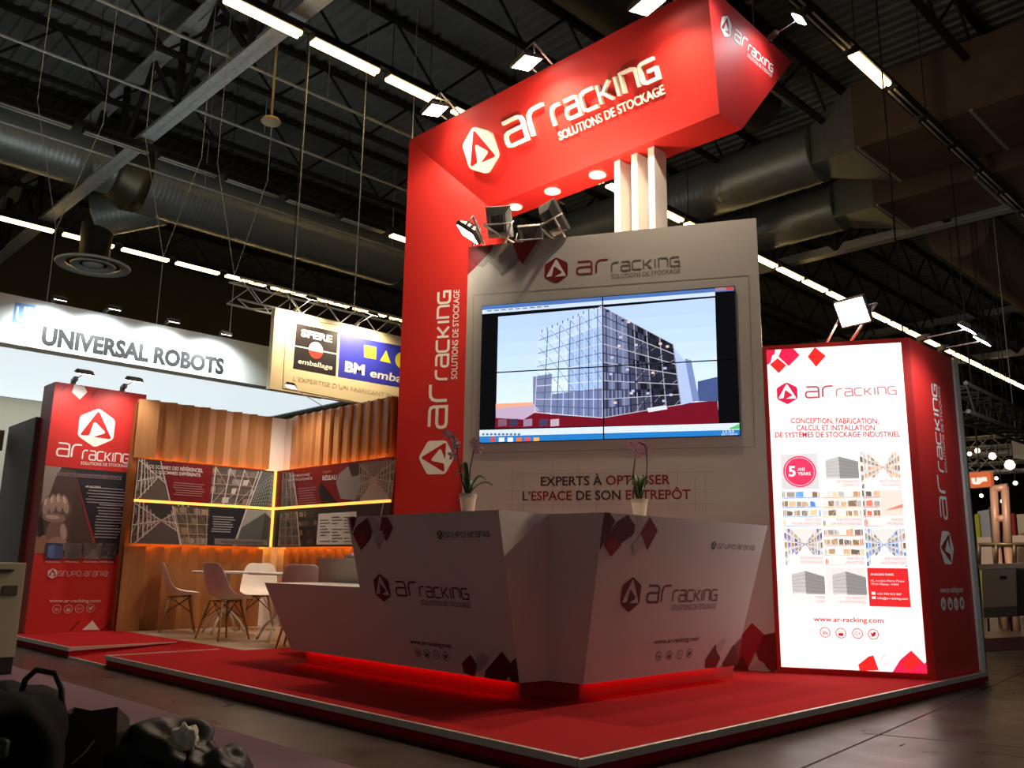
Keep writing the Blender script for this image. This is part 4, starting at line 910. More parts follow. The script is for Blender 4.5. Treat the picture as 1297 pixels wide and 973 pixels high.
# amber strip lights between and behind the panels
mb = MB(); mb.box2((x0P, YP - .006, posterZ[1] + .003), (XP, YP + .01, posterZ[2] - .003)); tag(mb.build('amber_strip_light', amber), 'amber light strip between the photo panels on the left timber wall', 'strip light')
mb = MB(); mb.box2((XP - .006, YP - 2.70, posterZ[1] + .003), (XP + .01, YP, posterZ[2] - .003)); tag(mb.build('amber_strip_light', amber), 'amber light strip between the photo panels on the right timber wall', 'strip light')
mb = MB(); mb.box2((XP - .022, YP - .036, posterZ[0]), (XP + .006, YP + .004, posterZ[3])); tag(mb.build('amber_strip_light', amber), 'upright amber light strip in the corner of the timber walls', 'strip light')
for (a, b) in (((x0P + .12, YP + .075), (XP, YP + .075)), ((XP + .075, YP), (XP + .075, YP - 2.6))):
    for zz, dz, nm in ((posterZ[3] - .03, 1, 'top'), (posterZ[0] + .03, -1, 'bottom')):
        mb = MB(); lo = (min(a[0], b[0]) - .006, min(a[1], b[1]) - .006, zz - .006); hi = (max(a[0], b[0]) + .006, max(a[1], b[1]) + .006, zz + .006); mb.box2(lo, hi)
        t = mb.build('hidden_led_strip', M('amber_wash', (255, 150, 40), .5, emit=22)); tag(t, 'amber strip washing the timber %s the photo panels, %s wall' % ('above' if dz > 0 else 'below', 'left' if a[1] == b[1] else 'right'), 'strip light')

q = V((6.62, 10.35, WT)); armlight(q, (5.85, 10.15, 3.24), (-.12, .1, -1), 'small white spotlight on the top edge of the right timber wall', PWR['lounge'], 'timber wall spotlight', col=NEUT, angle=150)
# ------------------------------------------------------------------ red banner at the left
bn = thing('banner_tower', (3.9, 11.5, .1), 'red upright banner panel with white logo at the left end of the platform', 'banner')
YBn = 11.38; bx0, bx1, bz1 = 3.335, 4.455, 3.08
mb = MB(); mb.box2((bx0, YBn, .1), (bx1, YBn + .42, bz1)); mb.build('panel', red, bn)
nc = lambda **k: Canvas((0, YBn, 0), (1, 0, 0), Z, **k)
c = nc()
c.emblem(c.px(122.5, 542), .47, WHT, (190, 26, 28)); a, b = c.px(71.5, 577), c.px(102, 580.5); k_ = c.px(71.5, 565)
c.glyphs('ar', a[0], b[0], a[1], .155, .02, WHT, 2, .25); a, b = c.px(104, 581.5), c.px(162.5, 585); c.glyphs('racKInG', a[0], b[0], a[1], .11, .016, WHT)
c.pxtext('SOLUTIONS DE STOCKAGE', (102, 588.3), (161.5, 592.3), (102, 584.5), WHT, 2, .01); c.build('logo', bn)
c = nc(); c.clip = [(bx0, .1), (bx1, .1), (bx1, bz1), (bx0, bz1)]
c.pxpoly([(94, 487), (107, 490), (110.5, 497), (101, 506), (91, 497)], WHT, 3)
for a, b in (((78, 495), (84, 488)), ((116, 502), (125, 491))): c.pxline([a, b], .02, (150, 16, 22), 2)
c.pxpoly([(104, 798), (117, 786), (126, 798)], WHT, 3)
for a, b in (((88, 800), (100, 787)), ((128, 799), (142, 786)), ((140, 799), (150, 789))): c.pxline([a, b], .02, (130, 10, 16), 2)
c.build('diamond_pattern', bn)
c = nc(); q = quad(c, [(43, 701), (157, 702), (168, 599), (57, 590)]); c.poly(q, NAVY, 1); c.clip = q
c.pxpoly([(43, 701), (120, 690), (95, 596), (57, 590)], (78, 60, 56), 2); c.pxpoly([(43, 701), (45, 680), (66, 676), (75, 688), (70, 702)], (150, 112, 92), 3)
c.pxpoly([(57, 590), (78, 592), (70, 606), (58, 640), (52, 640)], (150, 138, 128), 3); c.pxpoly([(94, 596), (120, 686), (122, 689), (118, 689)], (170, 40, 40), 4)
def blob(cx, cy, rx, ry, col, k, rot=0.0):
    c.pxpoly([(cx + rx * math.cos(t) * math.cos(rot) - ry * math.sin(t) * math.sin(rot), cy + rx * math.cos(t) * math.sin(rot) + ry * math.sin(t) * math.cos(rot)) for t in [i * math.pi / 9 for i in range(18)]], col, k)
blob(72, 676, 14, 18, (120, 96, 84), 4); blob(72, 690, 13, 10, (158, 128, 112), 4); blob(71, 644, 20, 15, (104, 84, 74), 4)
for cx, cy, rot in ((59, 641, .2), (67, 638, .1), (75, 637, -.05), (83, 639, -.2)): blob(cx, cy, 5.2, 13, (92, 72, 62), 5, rot); blob(cx - .6, cy, 4.3, 12, (164, 140, 126), 6, rot); blob(cx - 1.6, cy - 5, 1.7, 4.5, (204, 182, 168), 7, rot)
blob(68, 656, 15, 6, (140, 116, 104), 6, .1); blob(66, 655, 9, 2.6, (188, 164, 150), 7, .1); blob(80, 674, 4, 10, (176, 150, 136), 5, -.1)
c.pxpoly([(46, 655), (54, 654), (56, 676), (49, 682)], (30, 24, 24), 3)
c.pxpoly([(72, 598), (154, 603.5), (153.5, 608.5), (71.5, 603)], (120, 100, 104), 6); c.pxtext('LA FORCE D’UN GRAND GROUPE', (76, 602.5), (152, 607.8), (76, 599.3), (60, 40, 46), 7, .012)
a, b = c.px(109, 618), c.px(163, 618); lines_(c, a[0], b[0], a[1], 6, .036, (150, 146, 150), 7)
a, b = c.px(122, 640), c.px(160, 640); lines_(c, a[0], b[0], a[1], 12, .036, (150, 146, 150), 7)
c.pxtext('AR RACKING', (108, 617.5), (127, 618.5), (108, 615), WHT, 9, .02); c.clip = None; c.build('photo_print', bn)
c = nc(lift=.009)
for i, (x, col) in enumerate(((56, (48, 62, 92)), (80, (96, 92, 90)), (104, (80, 74, 72)), (124, (60, 50, 52)))):
    q = quad(c, [(x, 708), (x + 22, 709), (x + 24, 688.5), (x + 2, 687.5)]); photo(c, q, ('block', 'tower', 'aisle', 'shelf')[i], col, shade(col, 1.7), shade(col, 1.3), 50 + i, 2); c.clip = None
    c.pxtext(('AR RACKING', 'ARANIA', 'ARATUBO', 'AR SHELVING')[i], (x + 1, 712.5), (x + 19, 713.3), (x + 1, 710.5), (220, 190, 186), 9, .02)
e = c.px(66, 726.5); c.emblem(e, .115, (222, 196, 190), (150, 18, 24)); a, b = c.px(73, 729.5), c.px(135, 731); c.glyphs('GrUPO', a[0], a[0] + (b[0] - a[0]) * .45, a[1], .055, .009, (206, 160, 156)); c.glyphs('aranIa', a[0] + (b[0] - a[0]) * .52, b[0], a[1], .055, .009, (206, 160, 156))
c.pxtext('www.ar-racking.com', (62, 763), (126.5, 763), (62, 758.5), (226, 200, 196), 2, .015); c.icons([c.px(*p) for p in ((71.5, 771.5), (86, 771.5), (100, 771), (114.5, 770.5))], .05, (214, 178, 174)); c.build('footer_lettering', bn)
g = 'arm spotlights over the left banner'
for a, b, lb_ in (((93, 483), (107, 473), 'left arm spotlight over the red banner'), ((155, 492), (170, 482), 'right arm spotlight over the red banner')):
    q = atY(a[0], a[1], YBn + .05); q.z = bz1; hd_ = at(b[0], b[1], (0, YBn - .45, 0), (0, 1, 0)); armlight(q, hd_, (0, .35, -1), lb_, PWR['banner'], g, col=NEUT, angle=130)

# ------------------------------------------------------------------ chairs and tables
def make_chair():
    t = thing('shell_chair', (0, 0, 0), 'x', 'chair', 'white shell chairs')
    prof = [(-.255, .83, .10, .01), (-.252, .822, .155, .02), (-.238, .76, .195, .035), (-.222, .68, .215, .05), (-.205, .60, .225, .065), (-.18, .525, .232, .08), (-.135, .468, .236, .085), (-.07, .44, .238, .075), (.01, .432, .238, .06), (.09, .436, .236, .045), (.17, .446, .228, .03), (.22, .446, .205, .012), (.24, .436, .16, .0)]
    mb = MB(); mb.smooth = True; NX = 13; vs = []
    for i, (y, z, hw, cu) in enumerate(prof):
        y0, z0 = prof[max(i - 1, 0)][:2]; y1, z1 = prof[min(i + 1, len(prof) - 1)][:2]; tl = math.hypot(y1 - y0, z1 - z0); ny, nz = -(z1 - z0) / tl, (y1 - y0) / tl
        for j in range(NX):
            s = j / (NX - 1) * 2 - 1; k = cu * abs(s) ** 2.6; vs.append((hw * s, y + ny * k, z + nz * k))
    mb.add(vs, [(i * NX + j, i * NX + j + 1, (i + 1) * NX + j + 1, (i + 1) * NX + j) for i in range(len(prof) - 1) for j in range(NX - 1)])
    o = mb.build('shell', shellm, t); md = o.modifiers.new('thick', 'SOLIDIFY'); md.thickness = .007; md.offset = 0; md = o.modifiers.new('sub', 'SUBSURF'); md.levels = 1; md.render_levels = 1
    for sx in (-1, 1):
        for sy in (-1, 1):
            mb = MB(); mb.tube([(sx * .215, sy * .2 - .015, .0), (sx * .165, sy * .155 - .015, .22), (sx * .12, sy * .115 - .015, .41)], [.010, .015, .014], 10); mb.build('leg', beech, t)
    mb = MB(); r = .0045
    for sx in (-1, 1):
        mb.tube([(sx * .17, -.17, .22), (sx * .05, .12, .42)], r, 5); mb.tube([(sx * .17, .14, .22), (sx * .05, -.14, .42)], r, 5); mb.tube([(sx * .13, -.13, .41), (sx * .13, .12, .425)], r, 5)
    for sy in (-1, 1):
        mb.tube([(-.17, sy * .155 - .015, .22), (.05, sy * .12 - .015, .42)], r, 5); mb.tube([(.17, sy * .155 - .015, .22), (-.05, sy * .12 - .015, .42)], r, 5); mb.tube([(-.13, sy * .12 - .01, .415), (.13, sy * .12 - .01, .415)], r, 5)
    mb.build('wire_strut', black, t); return t
ch = make_chair()
def facing(a): return a - math.pi / 2
CH = [((4.87, 10.74), math.radians(-22), 'white shell chair in profile at the far left, beside the red banner'),
      ((4.80, 9.42), math.radians(8), 'white shell chair with its back to the camera, nearest to the carpet edge'),
      ((5.80, 10.52), math.radians(-118), 'white shell chair facing the camera behind the round table edge'),
      ((5.02, 8.15), math.radians(48), 'white shell chair seen from behind, above the low counter desk'),
      ((5.88, 8.32), math.radians(165), 'white shell chair mostly hidden by the white cabinet')]
for i, ((x, y), a, lb_) in enumerate(CH):
    if i == 0: ch.location = (x, y, .105); ch.rotation_euler = (0, 0, facing(a)); ch['label'] = lb_
    else: copy_thing(ch, (x, y, .105), facing(a), lb_, 'white shell chairs')
def table(x, y, label, r=.42):
    t = thing('round_table', (x, y, .1), label, 'table', 'round white tables'); z = .74
    mb = MB(); mb.lathe([(0, z + .075), (r - .01, z + .075), (r, z + .085), (r, z + .09), (r - .01, z + .1), (0, z + .1)], (x, y, 0), 40); mb.build('tabletop', white, t)
    mb = MB(); mb.tube([(x, y, .3), (x, y, z + .08)], .03, 12); mb.build('column', white, t)
    for k in range(4):
        a = k * math.pi / 2 + .6; d = V((math.cos(a), math.sin(a), 0)); mb = MB(); mb.tube([V((x, y, .42)), V((x, y, .36)) + d * .08, V((x, y, .25)) + d * .2, V((x, y, .115)) + d * .28], .015, 8); mb.build('foot', white, t)
    return t
tp = atZ(300, 719, .84); table(5.13, 10.07, 'round white table among the chairs nearest the timber corner'); table(5.22, 8.92, 'round white table partly hidden by the cabinet', .4)

# ------------------------------------------------------------------ neighbouring stands, left background
YU = 14.0
uz1, uz0 = 4.765, 4.03
ur = thing('stand_fascia', (5, YU, uz0), 'white lit fascia of the neighbouring stand with large dark lettering', 'fascia')
mb = MB(); mb.box2((0.5, YU, uz0), (8.9, YU + .3, uz1)); mb.build('panel', M('fascia_white', (226, 236, 230), .5, var=.02), ur)
c = Canvas((0, YU, 0), (1, 0, 0), Z); INKG = (22, 26, 22)
c.pxtext('UNIVERSAL ROBOTS', (51.5, 435), (283, 474), (51.5, 414), INKG, 1, .05); c.build('lettering', ur)
c = Canvas((0, YU, 0), (1, 0, 0), Z); c.pxpoly([(15, 408), (19, 383), (45, 387), (41, 412)], (110, 160, 214), 1); c.pxtext('UR', (19, 406), (44, 408), (19, 388), (236, 244, 250), 3, .03); c.build('logo', ur)
g = 'arm spotlights along the white fascia'
for (a, b), lb_ in zip((((66, 388), (76, 379)), ((133, 398), (145, 391)), ((209, 413), (220, 407)), ((278, 429), (286, 423))), ('first', 'second', 'third', 'last')):
    q = atY(a[0], a[1], YU + .05); q.z = uz1; hd_ = at(b[0], b[1], (0, YU - .5, 0), (0, 1, 0)); armlight(q, hd_, (0, .5, -1), '%s arm spotlight from the left along the white fascia' % lb_, PWR['fascia'], g, angle=140)
mb = MB(); mb.box2((0.5, YU + .3, uz0 + .0), (9.28, 18.8, uz0 + .25)); tag(mb.build('lit_canopy', M('lit_stretch_ceiling', (226, 240, 246), .5, emit=.74)), 'glowing white canopy ceiling behind the white fascia', 'canopy')
mb = MB(); mb.box2((9.28, YU - .1, uz0 - .02), (9.45, 18.9, uz0 + .28)); tag(mb.build('canopy_edge', M('canopy_edge', (170, 186, 194), .5)), 'pale grey edge beam at the right end of the glowing canopy', 'beam')
mb = MB(); mb.box2((-1, 18.85, 0), (9.4, 19.0, uz0)); tag(mb.build('stand_back_wall', M('beige_stand_wall', (206, 198, 172), .6, emit=0)), 'beige back wall under the glowing canopy, far left', 'partition')
lamp('canopy_glow', 'AREA', (5, 16.5, uz0 - .03), (0, 0, -1), 60, COOL, bpy.data.objects['lit_canopy'], size=(7, 4))
# grey side wall beside the banner
gw = thing('side_wall', (3.2, 12.3, 0), 'dark grey side wall of the next stand left of the red banner', 'partition')
a = atX(47, 527, 3.28); b = atX(10, 541, 3.28)
mb = MB(); mb.hull8([(3.29, 11.81, 0), (3.37, 11.81, 0), (3.37, b.y, 0), (3.29, b.y, 0)], [(3.29, 11.81, a.z), (3.37, 11.81, a.z), (3.37, b.y, b.z), (3.29, b.y, b.z)]); mb.build('panel', M('grey_panel', (132, 126, 124), .6, var=.05), gw)
mb = MB(); mb.box2((2.3, b.y, b.z - .32), (3.25, b.y + .05, b.z - .05)); mb.build('beam', M('beige_beam', (190, 166, 136), .6, var=.1), gw)
# second sign, hung from a truss
YS = 13.0
sf = thing('hanging_sign', (8.5, YS, 3.8), 'cream hanging sign with a black and a blue square below the truss', 'sign')
sx0, sx1, sz0, sz1 = 7.10, 10.6, 3.785, 5.19
mb = MB(); mb.box2((sx0, YS, sz0), (sx1, YS + .12, sz1)); mb.build('board', M('cream_board', (244, 226, 180), .6), sf)
c = Canvas((0, YS, 0), (1, 0, 0), Z)
for p, q in (((363, 401), (358, 492)), ((358, 492), (470, 513)), ((363, 401), (445, 415))): c.pxline([p, q], .012, (90, 80, 60), 1)
c.pxpoly([(375.5, 409.5), (428, 421), (425, 476.5), (371, 466.5)], (30, 22, 24), 2); c.pxpoly([(431, 423), (520, 441), (520, 493), (428, 477)], (52, 58, 176), 2)
c.pxtext('SFERE', (381, 425.5), (420.5, 434), (381, 417), (240, 232, 214), 4, .04); c.pxpoly([(374, 437.5), (427, 448), (427, 449.5), (374, 439)], (240, 232, 214), 3)
e = c.px(400, 443.5); c.disc(e, .145, (236, 226, 214), 4); c.poly([(e[0] + .145 * math.cos(math.pi + .1 + i * math.pi / 14), e[1] + .145 * math.sin(math.pi + .1 + i * math.pi / 14) - .01) for i in range(14)], (214, 56, 40), 5)
c.pxtext('emballage', (377, 460), (420.5, 468.5), (377, 454), (240, 232, 214), 4, .015, .15)
c.pxpoly([(461, 437), (476.5, 440), (476, 455.5), (461, 452.5)], (232, 226, 60), 4); c.pxpoly([(489, 444), (495, 460.5), (481, 457)], (232, 226, 60), 4); e = c.px(509, 457); c.disc(e, .16, (232, 226, 60), 4)
c.pxtext('BM', (436.5, 470), (461.5, 475), (437, 458), (244, 240, 230), 4, .05); c.pxtext('emballage', (468, 477), (540, 491), (468, 467), (240, 236, 226), 4, .02, .15)
c.pxtext('L’EXPERTISE D’UN FABRICANT EN SOLUTIONS', (371, 482), (540, 512), (371, 476.5), (190, 172, 132), 2); c.build('print', sf)
for x in (7.4, 10.3): mb = MB(); mb.tube([(x, YS + .06, sz1 - .01), (x, YS + .06, 13.02)], .008, 5); mb.build('cable', steel, sf)
def truss(name, a, b, label, h=.35, group=None, r=.02, step=.4, mat_=galv):
    a, b = V(a), V(b); d = (b - a); L = d.length; d.normalize(); s = V((-d.y, d.x, 0)).normalized() * h / 2; u = V((0, 0, h / 2)); mb = MB(); C4 = [s + u, s - u, -s - u, -s + u]
    for q in C4: mb.tube([a + q, b + q], r, 6)
    n = int(L / step)
    for i in range(n):
        for k in range(4):
            q0, q1 = (C4[k], C4[(k + 1) % 4]) if i % 2 else (C4[(k + 1) % 4], C4[k]); mb.tube([a + d * (i * step) + q0, a + d * ((i + 1) * step) + q1], r * .5, 5, False)
    return tag(mb.build(name, mat_), label, 'truss', group)
pa, pb = atY(290, 366, YS + .5), atY(520, 424, YS + .5)
truss('lighting_truss', (pa.x, YS + .33, 5.42), (pb.x + 2, YS + .33, 5.42), 'aluminium lighting truss above the cream hanging sign', .38)
for i, x in enumerate((7.6, 8.9, 10.1)):
    mb = MB(); mb.tube([(x, YS + .33, 5.6), (x, YS + .33, 13.02)], .012, 5); tag(mb.build('hanging_cable', galv), 'thin steel cable carrying the truss of the cream sign', 'cable', 'cables of the cream sign truss')
for x, y, lb_ in ((392, 388, 'left'), (470, 405, 'right')):
    p = atY(x, y, YS - .35); p.z = max(p.z, 5.42); t = armlight((p.x, YS + .15, 5.2), (p.x, YS - .4, 5.36), (0, .55, -1), '%s warm spotlight under the truss over the cream sign' % lb_, PWR['sfere'], 'spotlights over the cream sign', glow, WARM, 140)
for x in (3.9, 5.6, 6.9):
    mb = MB(); q = 13.95 + .25; mb.tube([(x, q, 4.76), (x, q, 6.0), (x - .5, q, 8.0), (x - .5, q, 12.9)], .006, 5); mb.tube([(x, q, 6.0), (x + .5, q, 8.0), (x + .5, q, 12.9)], .006, 5)
    tag(mb.build('hanging_cable', galv), 'thin forked steel cable holding the white fascia', 'cable', 'cables of the white fascia')

# ------------------------------------------------------------------ ceiling services
def ceiling_light(x, y, z, lit, label, group, proto={}):
    if lit not in proto:
        t = thing('ceiling_light', (x, y, z), label, 'ceiling light', group)
        mb = MB(); mb.hull8([(x - .71, y - .13, z), (x + .71, y - .13, z), (x + .71, y + .13, z), (x - .71, y + .13, z)], [(x - .71, y - .06, z + .12), (x + .71, y - .06, z + .12), (x + .71, y + .06, z + .12), (x - .71, y + .06, z + .12)]); mb.build('housing', steel, t)
        for dy in (-.055, .055): mb = MB(); mb.tube([(x - .69, y + dy, z - .025), (x + .69, y + dy, z - .025)], .05 if lit else .022, 10); mb.build('tube', tubem if lit else tubeoff, t)
        proto[lit] = t; return t
    return copy_thing(proto[lit], (x, y, z), 0, label, group)
ROWS = [(12.45, 6.19, -2, 29, lambda i: True, 'bright warm ceiling light in the long row passing behind the tower'), (25.7, 4.65, -1, 14, lambda i: True, 'warm lit ceiling light in the far row over the white fascia'),
        (18.95, 4.55, -1, 9, lambda i: i == 6, 'dark ceiling light in the unlit row along the big silver duct'), (5.81, 14.86, -2, 9, lambda i: i == 0, 'dark ceiling light in the unlit row at the upper right')]
for Y, x0, i0, i1, fl, lb_ in ROWS:
    mb = MB(); xa, xb = x0 + i0 * 1.65 - .9, x0 + i1 * 1.65; mb.box2((xa, Y - .05, 10.15), (xb, Y + .05, 10.24)); x = xa + .3
    while x < xb:
        if not (Y < 6 and 17.9 < x < 25): mb.tube([(x, Y, 10.2), (x, Y, 13.0)], .01, 5)
        x += 3.3
    tag(mb.build('light_track', steel), 'dark hanging track carrying ceiling lights, ' + {12.45: 'lit row behind the tower', 25.7: 'lit far row', 18.95: 'unlit row along the duct', 5.81: 'unlit row at upper right'}[Y], 'light track')
    for i in range(i0, i1):
        l_ = lb_ if fl(i) == fl(i0) else ('single lit ceiling light in the unlit row at the upper right' if Y == 5.81 else 'single lit ceiling light in the unlit row beside the red column')
        ceiling_light(x0 + i * 1.65, Y, 10.03, fl(i), l_, 'ceiling lights, ' + {12.45: 'row behind the tower', 25.7: 'far row', 18.95: 'row along the duct', 5.81: 'row at the upper right'}[Y])
def duct(name, a, b, r, label, rib=.16, mat_=ductm, group=None):
    a, b = V(a), V(b); n = max(2, int((b - a).length / rib)); pts = []; rs = []
    for i in range(n + 1):
        p = a.lerp(b, i / n); pts.append(p)
    mb = MB(); d = (b - a).normalized(); P_ = []; R_ = []
    for i, p in enumerate(pts):
        P_ += [p - d * .03, p, p + d * .03]; R_ += [r, r * 1.006, r]
    mb.tube(P_, R_, 36); return tag(mb.build(name, mat_), label, 'duct', group)
dy_, dz_ = 23.2, 11.25
t = thing('air_duct', (10, dy_, dz_), 'big silver spiral air duct hanging across the upper left', 'duct')
def ductpart(nm, a, b, r, rib=.13):
    a, b = V(a), V(b); n = max(2, int((b - a).length / rib)); d = (b - a).normalized(); P_ = []; R_ = []
    for i in range(n + 1): p = a.lerp(b, i / n); P_ += [p - d * .03, p, p + d * .03]; R_ += [r, r * 1.006, r]
    mb = MB(); mb.tube(P_, R_, 40); mb.build(nm, ductm, t)
ductpart('main_pipe', (8.2, dy_, dz_), (17, dy_, dz_), .95); ductpart('narrow_pipe', (-6, dy_, dz_ + .1), (7.6, dy_, dz_ + .1), .78)
mb = MB(); mb.tube([(7.5, dy_, dz_ + .1), (7.7, dy_, dz_ + .1), (8.1, dy_, dz_), (8.3, dy_, dz_)], [.8, .84, 1.0, .97], 40); mb.build('reducer', M('duct_band', (120, 112, 92), .4, .7), t)
ductpart('branch_pipe', (9.1, dy_ + .5, dz_ - .35), (7.86, 24.78, dz_ - .75), .62)
mb = MB(); 
df = t; t['label'] = 'big silver spiral air duct with a round diffuser, hanging across the upper left'; dc = V((7.86, 24.78, 9.0))
mb = MB(); mb.lathe([(.94, -.05), (.98, 0), (.92, .03), (.73, .05), (.71, .0), (.94, -.05)], dc, 40); mb.build('outer_ring', M('diffuser_paint', (206, 208, 204), .5, var=.05), df)
mb = MB(); mb.lathe([(.57, -.04), (.59, 0), (.39, .05), (.37, 0), (.57, -.04)], dc, 40); mb.build('inner_ring', M('diffuser_paint', (206, 208, 204), .5, var=.05), df)
mb = MB(); mb.lathe([(0, -.1), (.13, -.08), (.26, -.02), (.28, .02), (0, .04)], dc, 30); mb.build('cone', M('diffuser_paint', (206, 208, 204), .5, var=.05), df); mb = MB(); mb.lathe([(.40, .06), (.40, .5), (.42, .9), (.42, 1.2)], dc, 40); mb.build('neck', steel, df)
# drop disc on a pole
p = atZ(343, 154, 9.0); q = V((p.x, p.y, 10.35)); dd = thing('drop_lamp', (p.x, p.y, 9.0), 'round cream disc fitting on a long thin drop rod', 'lamp')
p2 = V((6.85, 13.3, 10.35)); p.x, p.y = 7.2, 13.86
dd.location = (7.2, 13.86, 9.0); mb = MB(); mb.lathe([(0, -.03), (.16, -.03), (.185, 0), (.16, .05), (.03, .07), (0, .07)], p, 28); mb.build('disc', M('cream_disc', (186, 166, 128), .6, var=.08), dd); mb = MB(); mb.tube([p + V((0, 0, .06)), V((7.2, 13.86, 12.9))], .022, 8); mb.build('rod', M('cream_rod', (196, 172, 128), .5), dd)
# right side ducts and plenums
g = 'round ducts behind the white wall'
duct('air_duct', (19.6, 9.1, 11.2), (19.6, 20, 11.2), .74, 'upper silver round duct coming out from behind the white wall', group=g); duct('air_duct', (22.9, 10.1, 11.1), (22.9, 20, 11.1), .68, 'lower silver round duct coming out from behind the white wall', group=g)
for xc, ye, r, z, lb_ in ((19.6, 8.7, .8, 11.2, 'upper'), (22.9, 9.7, .75, 11.1, 'lower')):
    t = thing('duct_plenum', (xc, ye - 4, z), '%s brown rectangular duct running to the right edge of the picture' % lb_, 'duct', 'rectangular ducts at the upper right')
    mb = MB(); mb.box2((xc - r - .35, -8, z - r), (xc + r + .35, ye - 1.0, z + r)); mb.build('box', plen, t); mb = MB(); mb.hull8([(xc - r - .35, ye - 1.0, z - r), (xc + r + .35, ye - 1.0, z - r), (xc + r + .35, ye - 1.0, z + r), (xc - r - .35, ye - 1.0, z + r)], [(xc - .5, ye + .36, z - .5), (xc + .5, ye + .36, z - .5), (xc + .5, ye + .36, z + .5), (xc - .5, ye + .36, z + .5)]); mb.build('transition', ductm, t)
    for k in range(5): mb = MB(); y = ye - 1.1 - k * 2.4; mb.box2((xc - r - .4, y - .03, z - r - .04), (xc + r + .4, y + .03, z - r + .02)); mb.build('flange', galv, t)
duct('air_duct', (26.6, 8.2, 11.0), (44, 8.2, 11.0), .9, 'brownish round duct running away at the right under the roof', mat_=plen)
duct('air_duct', (8.0, 9.6, 11.9), (17.6, 9.6, 11.9), .62, 'dark round duct crossing above the tower lights', mat_=M('dark_duct', (70, 68, 62), .5, .4, var=.2))

# ------------------------------------------------------------------ left foreground: cabinet and bags
eq = thing('equipment_cabinet', (2.75, 9.4, 0), 'beige equipment cabinet with black base at the left edge of the picture', 'cabinet')
a = atX(34, 715, 2.95)
def cab(x, y): return V((x, y, 0))
mb = MB(); k0 = atZ(22, 846, 0); 
ex1, ey = 2.62, 8.35
zt = atY(34, 713, ey).z; xr = atY(34, 713, ey).x
mb = MB(); mb.box2((xr - .75, ey, .14), (xr, ey + .6, zt)); beige = M('beige_cabinet', (150, 146, 120), .55, var=.06, scale=6); mb.build('body', beige, eq, bevel=.01)
mb = MB(); mb.box2((xr - .73, ey + .01, 0.0), (xr - .01, ey + .58, .14)); mb.build('base', black, eq)
for z0, z1 in ((zt - .34, zt - .18), (zt - .16, zt - .06)): mb = MB(); mb.box2((xr - .5, ey - .012, z0), (xr - .24, ey + .01, z1)); mb.build('drawer', M('beige_drawer', (136, 132, 108), .5), eq, bevel=.004)
mb = MB(); mb.box2((xr - .26, ey - .03, zt - .075), (xr - .10, ey, zt - .055)); mb.build('handle', black, eq); mb = MB(); mb.box2((xr - .16, ey - .015, zt - .27), (xr - .05, ey + .005, zt - .19)); mb.build('latch', M('latch_dark', (74, 72, 60), .5, .5), eq)
bagm = M('black_nylon', (9, 8, 9), .85, spec=.2, var=.3, scale=9, bump=.3)
su = thing('travel_bag', (1.45, 5.0, 0), 'bulky black travel bag with a carry handle at the lower left corner', 'bag')
bp_ = atZ(-12, 1060, 0); bx, by = bp_.x, bp_.y; vd = V((.7, .7, 0))
Rb = Matrix.Rotation(math.radians(-20), 3, 'Z')
def lump(c_, dims, seed, pw=.55, amp=.03, R=Rb, N=28):
    rn = random.Random(seed); ph = [(rn.uniform(3, 9), rn.uniform(3, 9), rn.uniform(0, 6)) for _ in range(5)]; mb = MB(); mb.smooth = True; vs = []
    sg = lambda v, e: math.copysign(abs(v) ** e, v)
    for i in range(N + 1):
        th = -math.pi / 2 + math.pi * i / N
        for j in range(2 * N):
            f = 2 * math.pi * j / (2 * N); d = V((sg(math.cos(th), pw) * sg(math.cos(f), pw), sg(math.cos(th), pw) * sg(math.sin(f), pw), sg(math.sin(th), pw)))
            k = 1 + sum(amp * math.sin(a * d.x + b * d.z + c2) * math.cos(b * d.y - a * .5 * d.z) for a, b, c2 in ph); p = V((d.x * dims[0] / 2 * k, d.y * dims[1] / 2 * k, d.z * dims[2] / 2 * (1 + (k - 1) * (1 if d.z > 0 else .2))))
            vs.append(V(c_) + R @ p + V((0, 0, dims[2] / 2)))
    mb.add(vs, [(i * 2 * N + j, i * 2 * N + (j + 1) % (2 * N), (i + 1) * 2 * N + (j + 1) % (2 * N), (i + 1) * 2 * N + j) for i in range(N) for j in range(2 * N)]); return mb
hz = at(30, 874, (bx, by, 0), (.7, .7, 0)).z
lump((bx, by, 0), (.40, .62, hz), 1, .5, .03).build('body', bagm, su)
hc = at(56, 880, (bx, by, 0), (.7, .7, 0)); vr3 = vr
mb = MB(); mb.tube([hc - vr3 * .09 + V((0, 0, -.04)), hc - vr3 * .075 + V((0, 0, .05)), hc - vr3 * .04 + V((0, 0, .085)), hc + vr3 * .03 + V((0, 0, .075)), hc + vr3 * .06 + V((0, 0, .02)), hc + vr3 * .075 + V((0, 0, -.09))], .011, 8); mb.build('handle', M('handle_brown', (30, 20, 18), .6), su)
lump(tuple(at(15, 925, (bx, by, 0), (.7, .7, 0)) - V((.2, .2, .0)) - V((0, 0, .04))), (.3, .03, .07), 5, .3, .01, Matrix.Rotation(math.radians(-45), 3, 'Z')).build('label_plate', M('grey_plate', (52, 58, 62), .4), su)
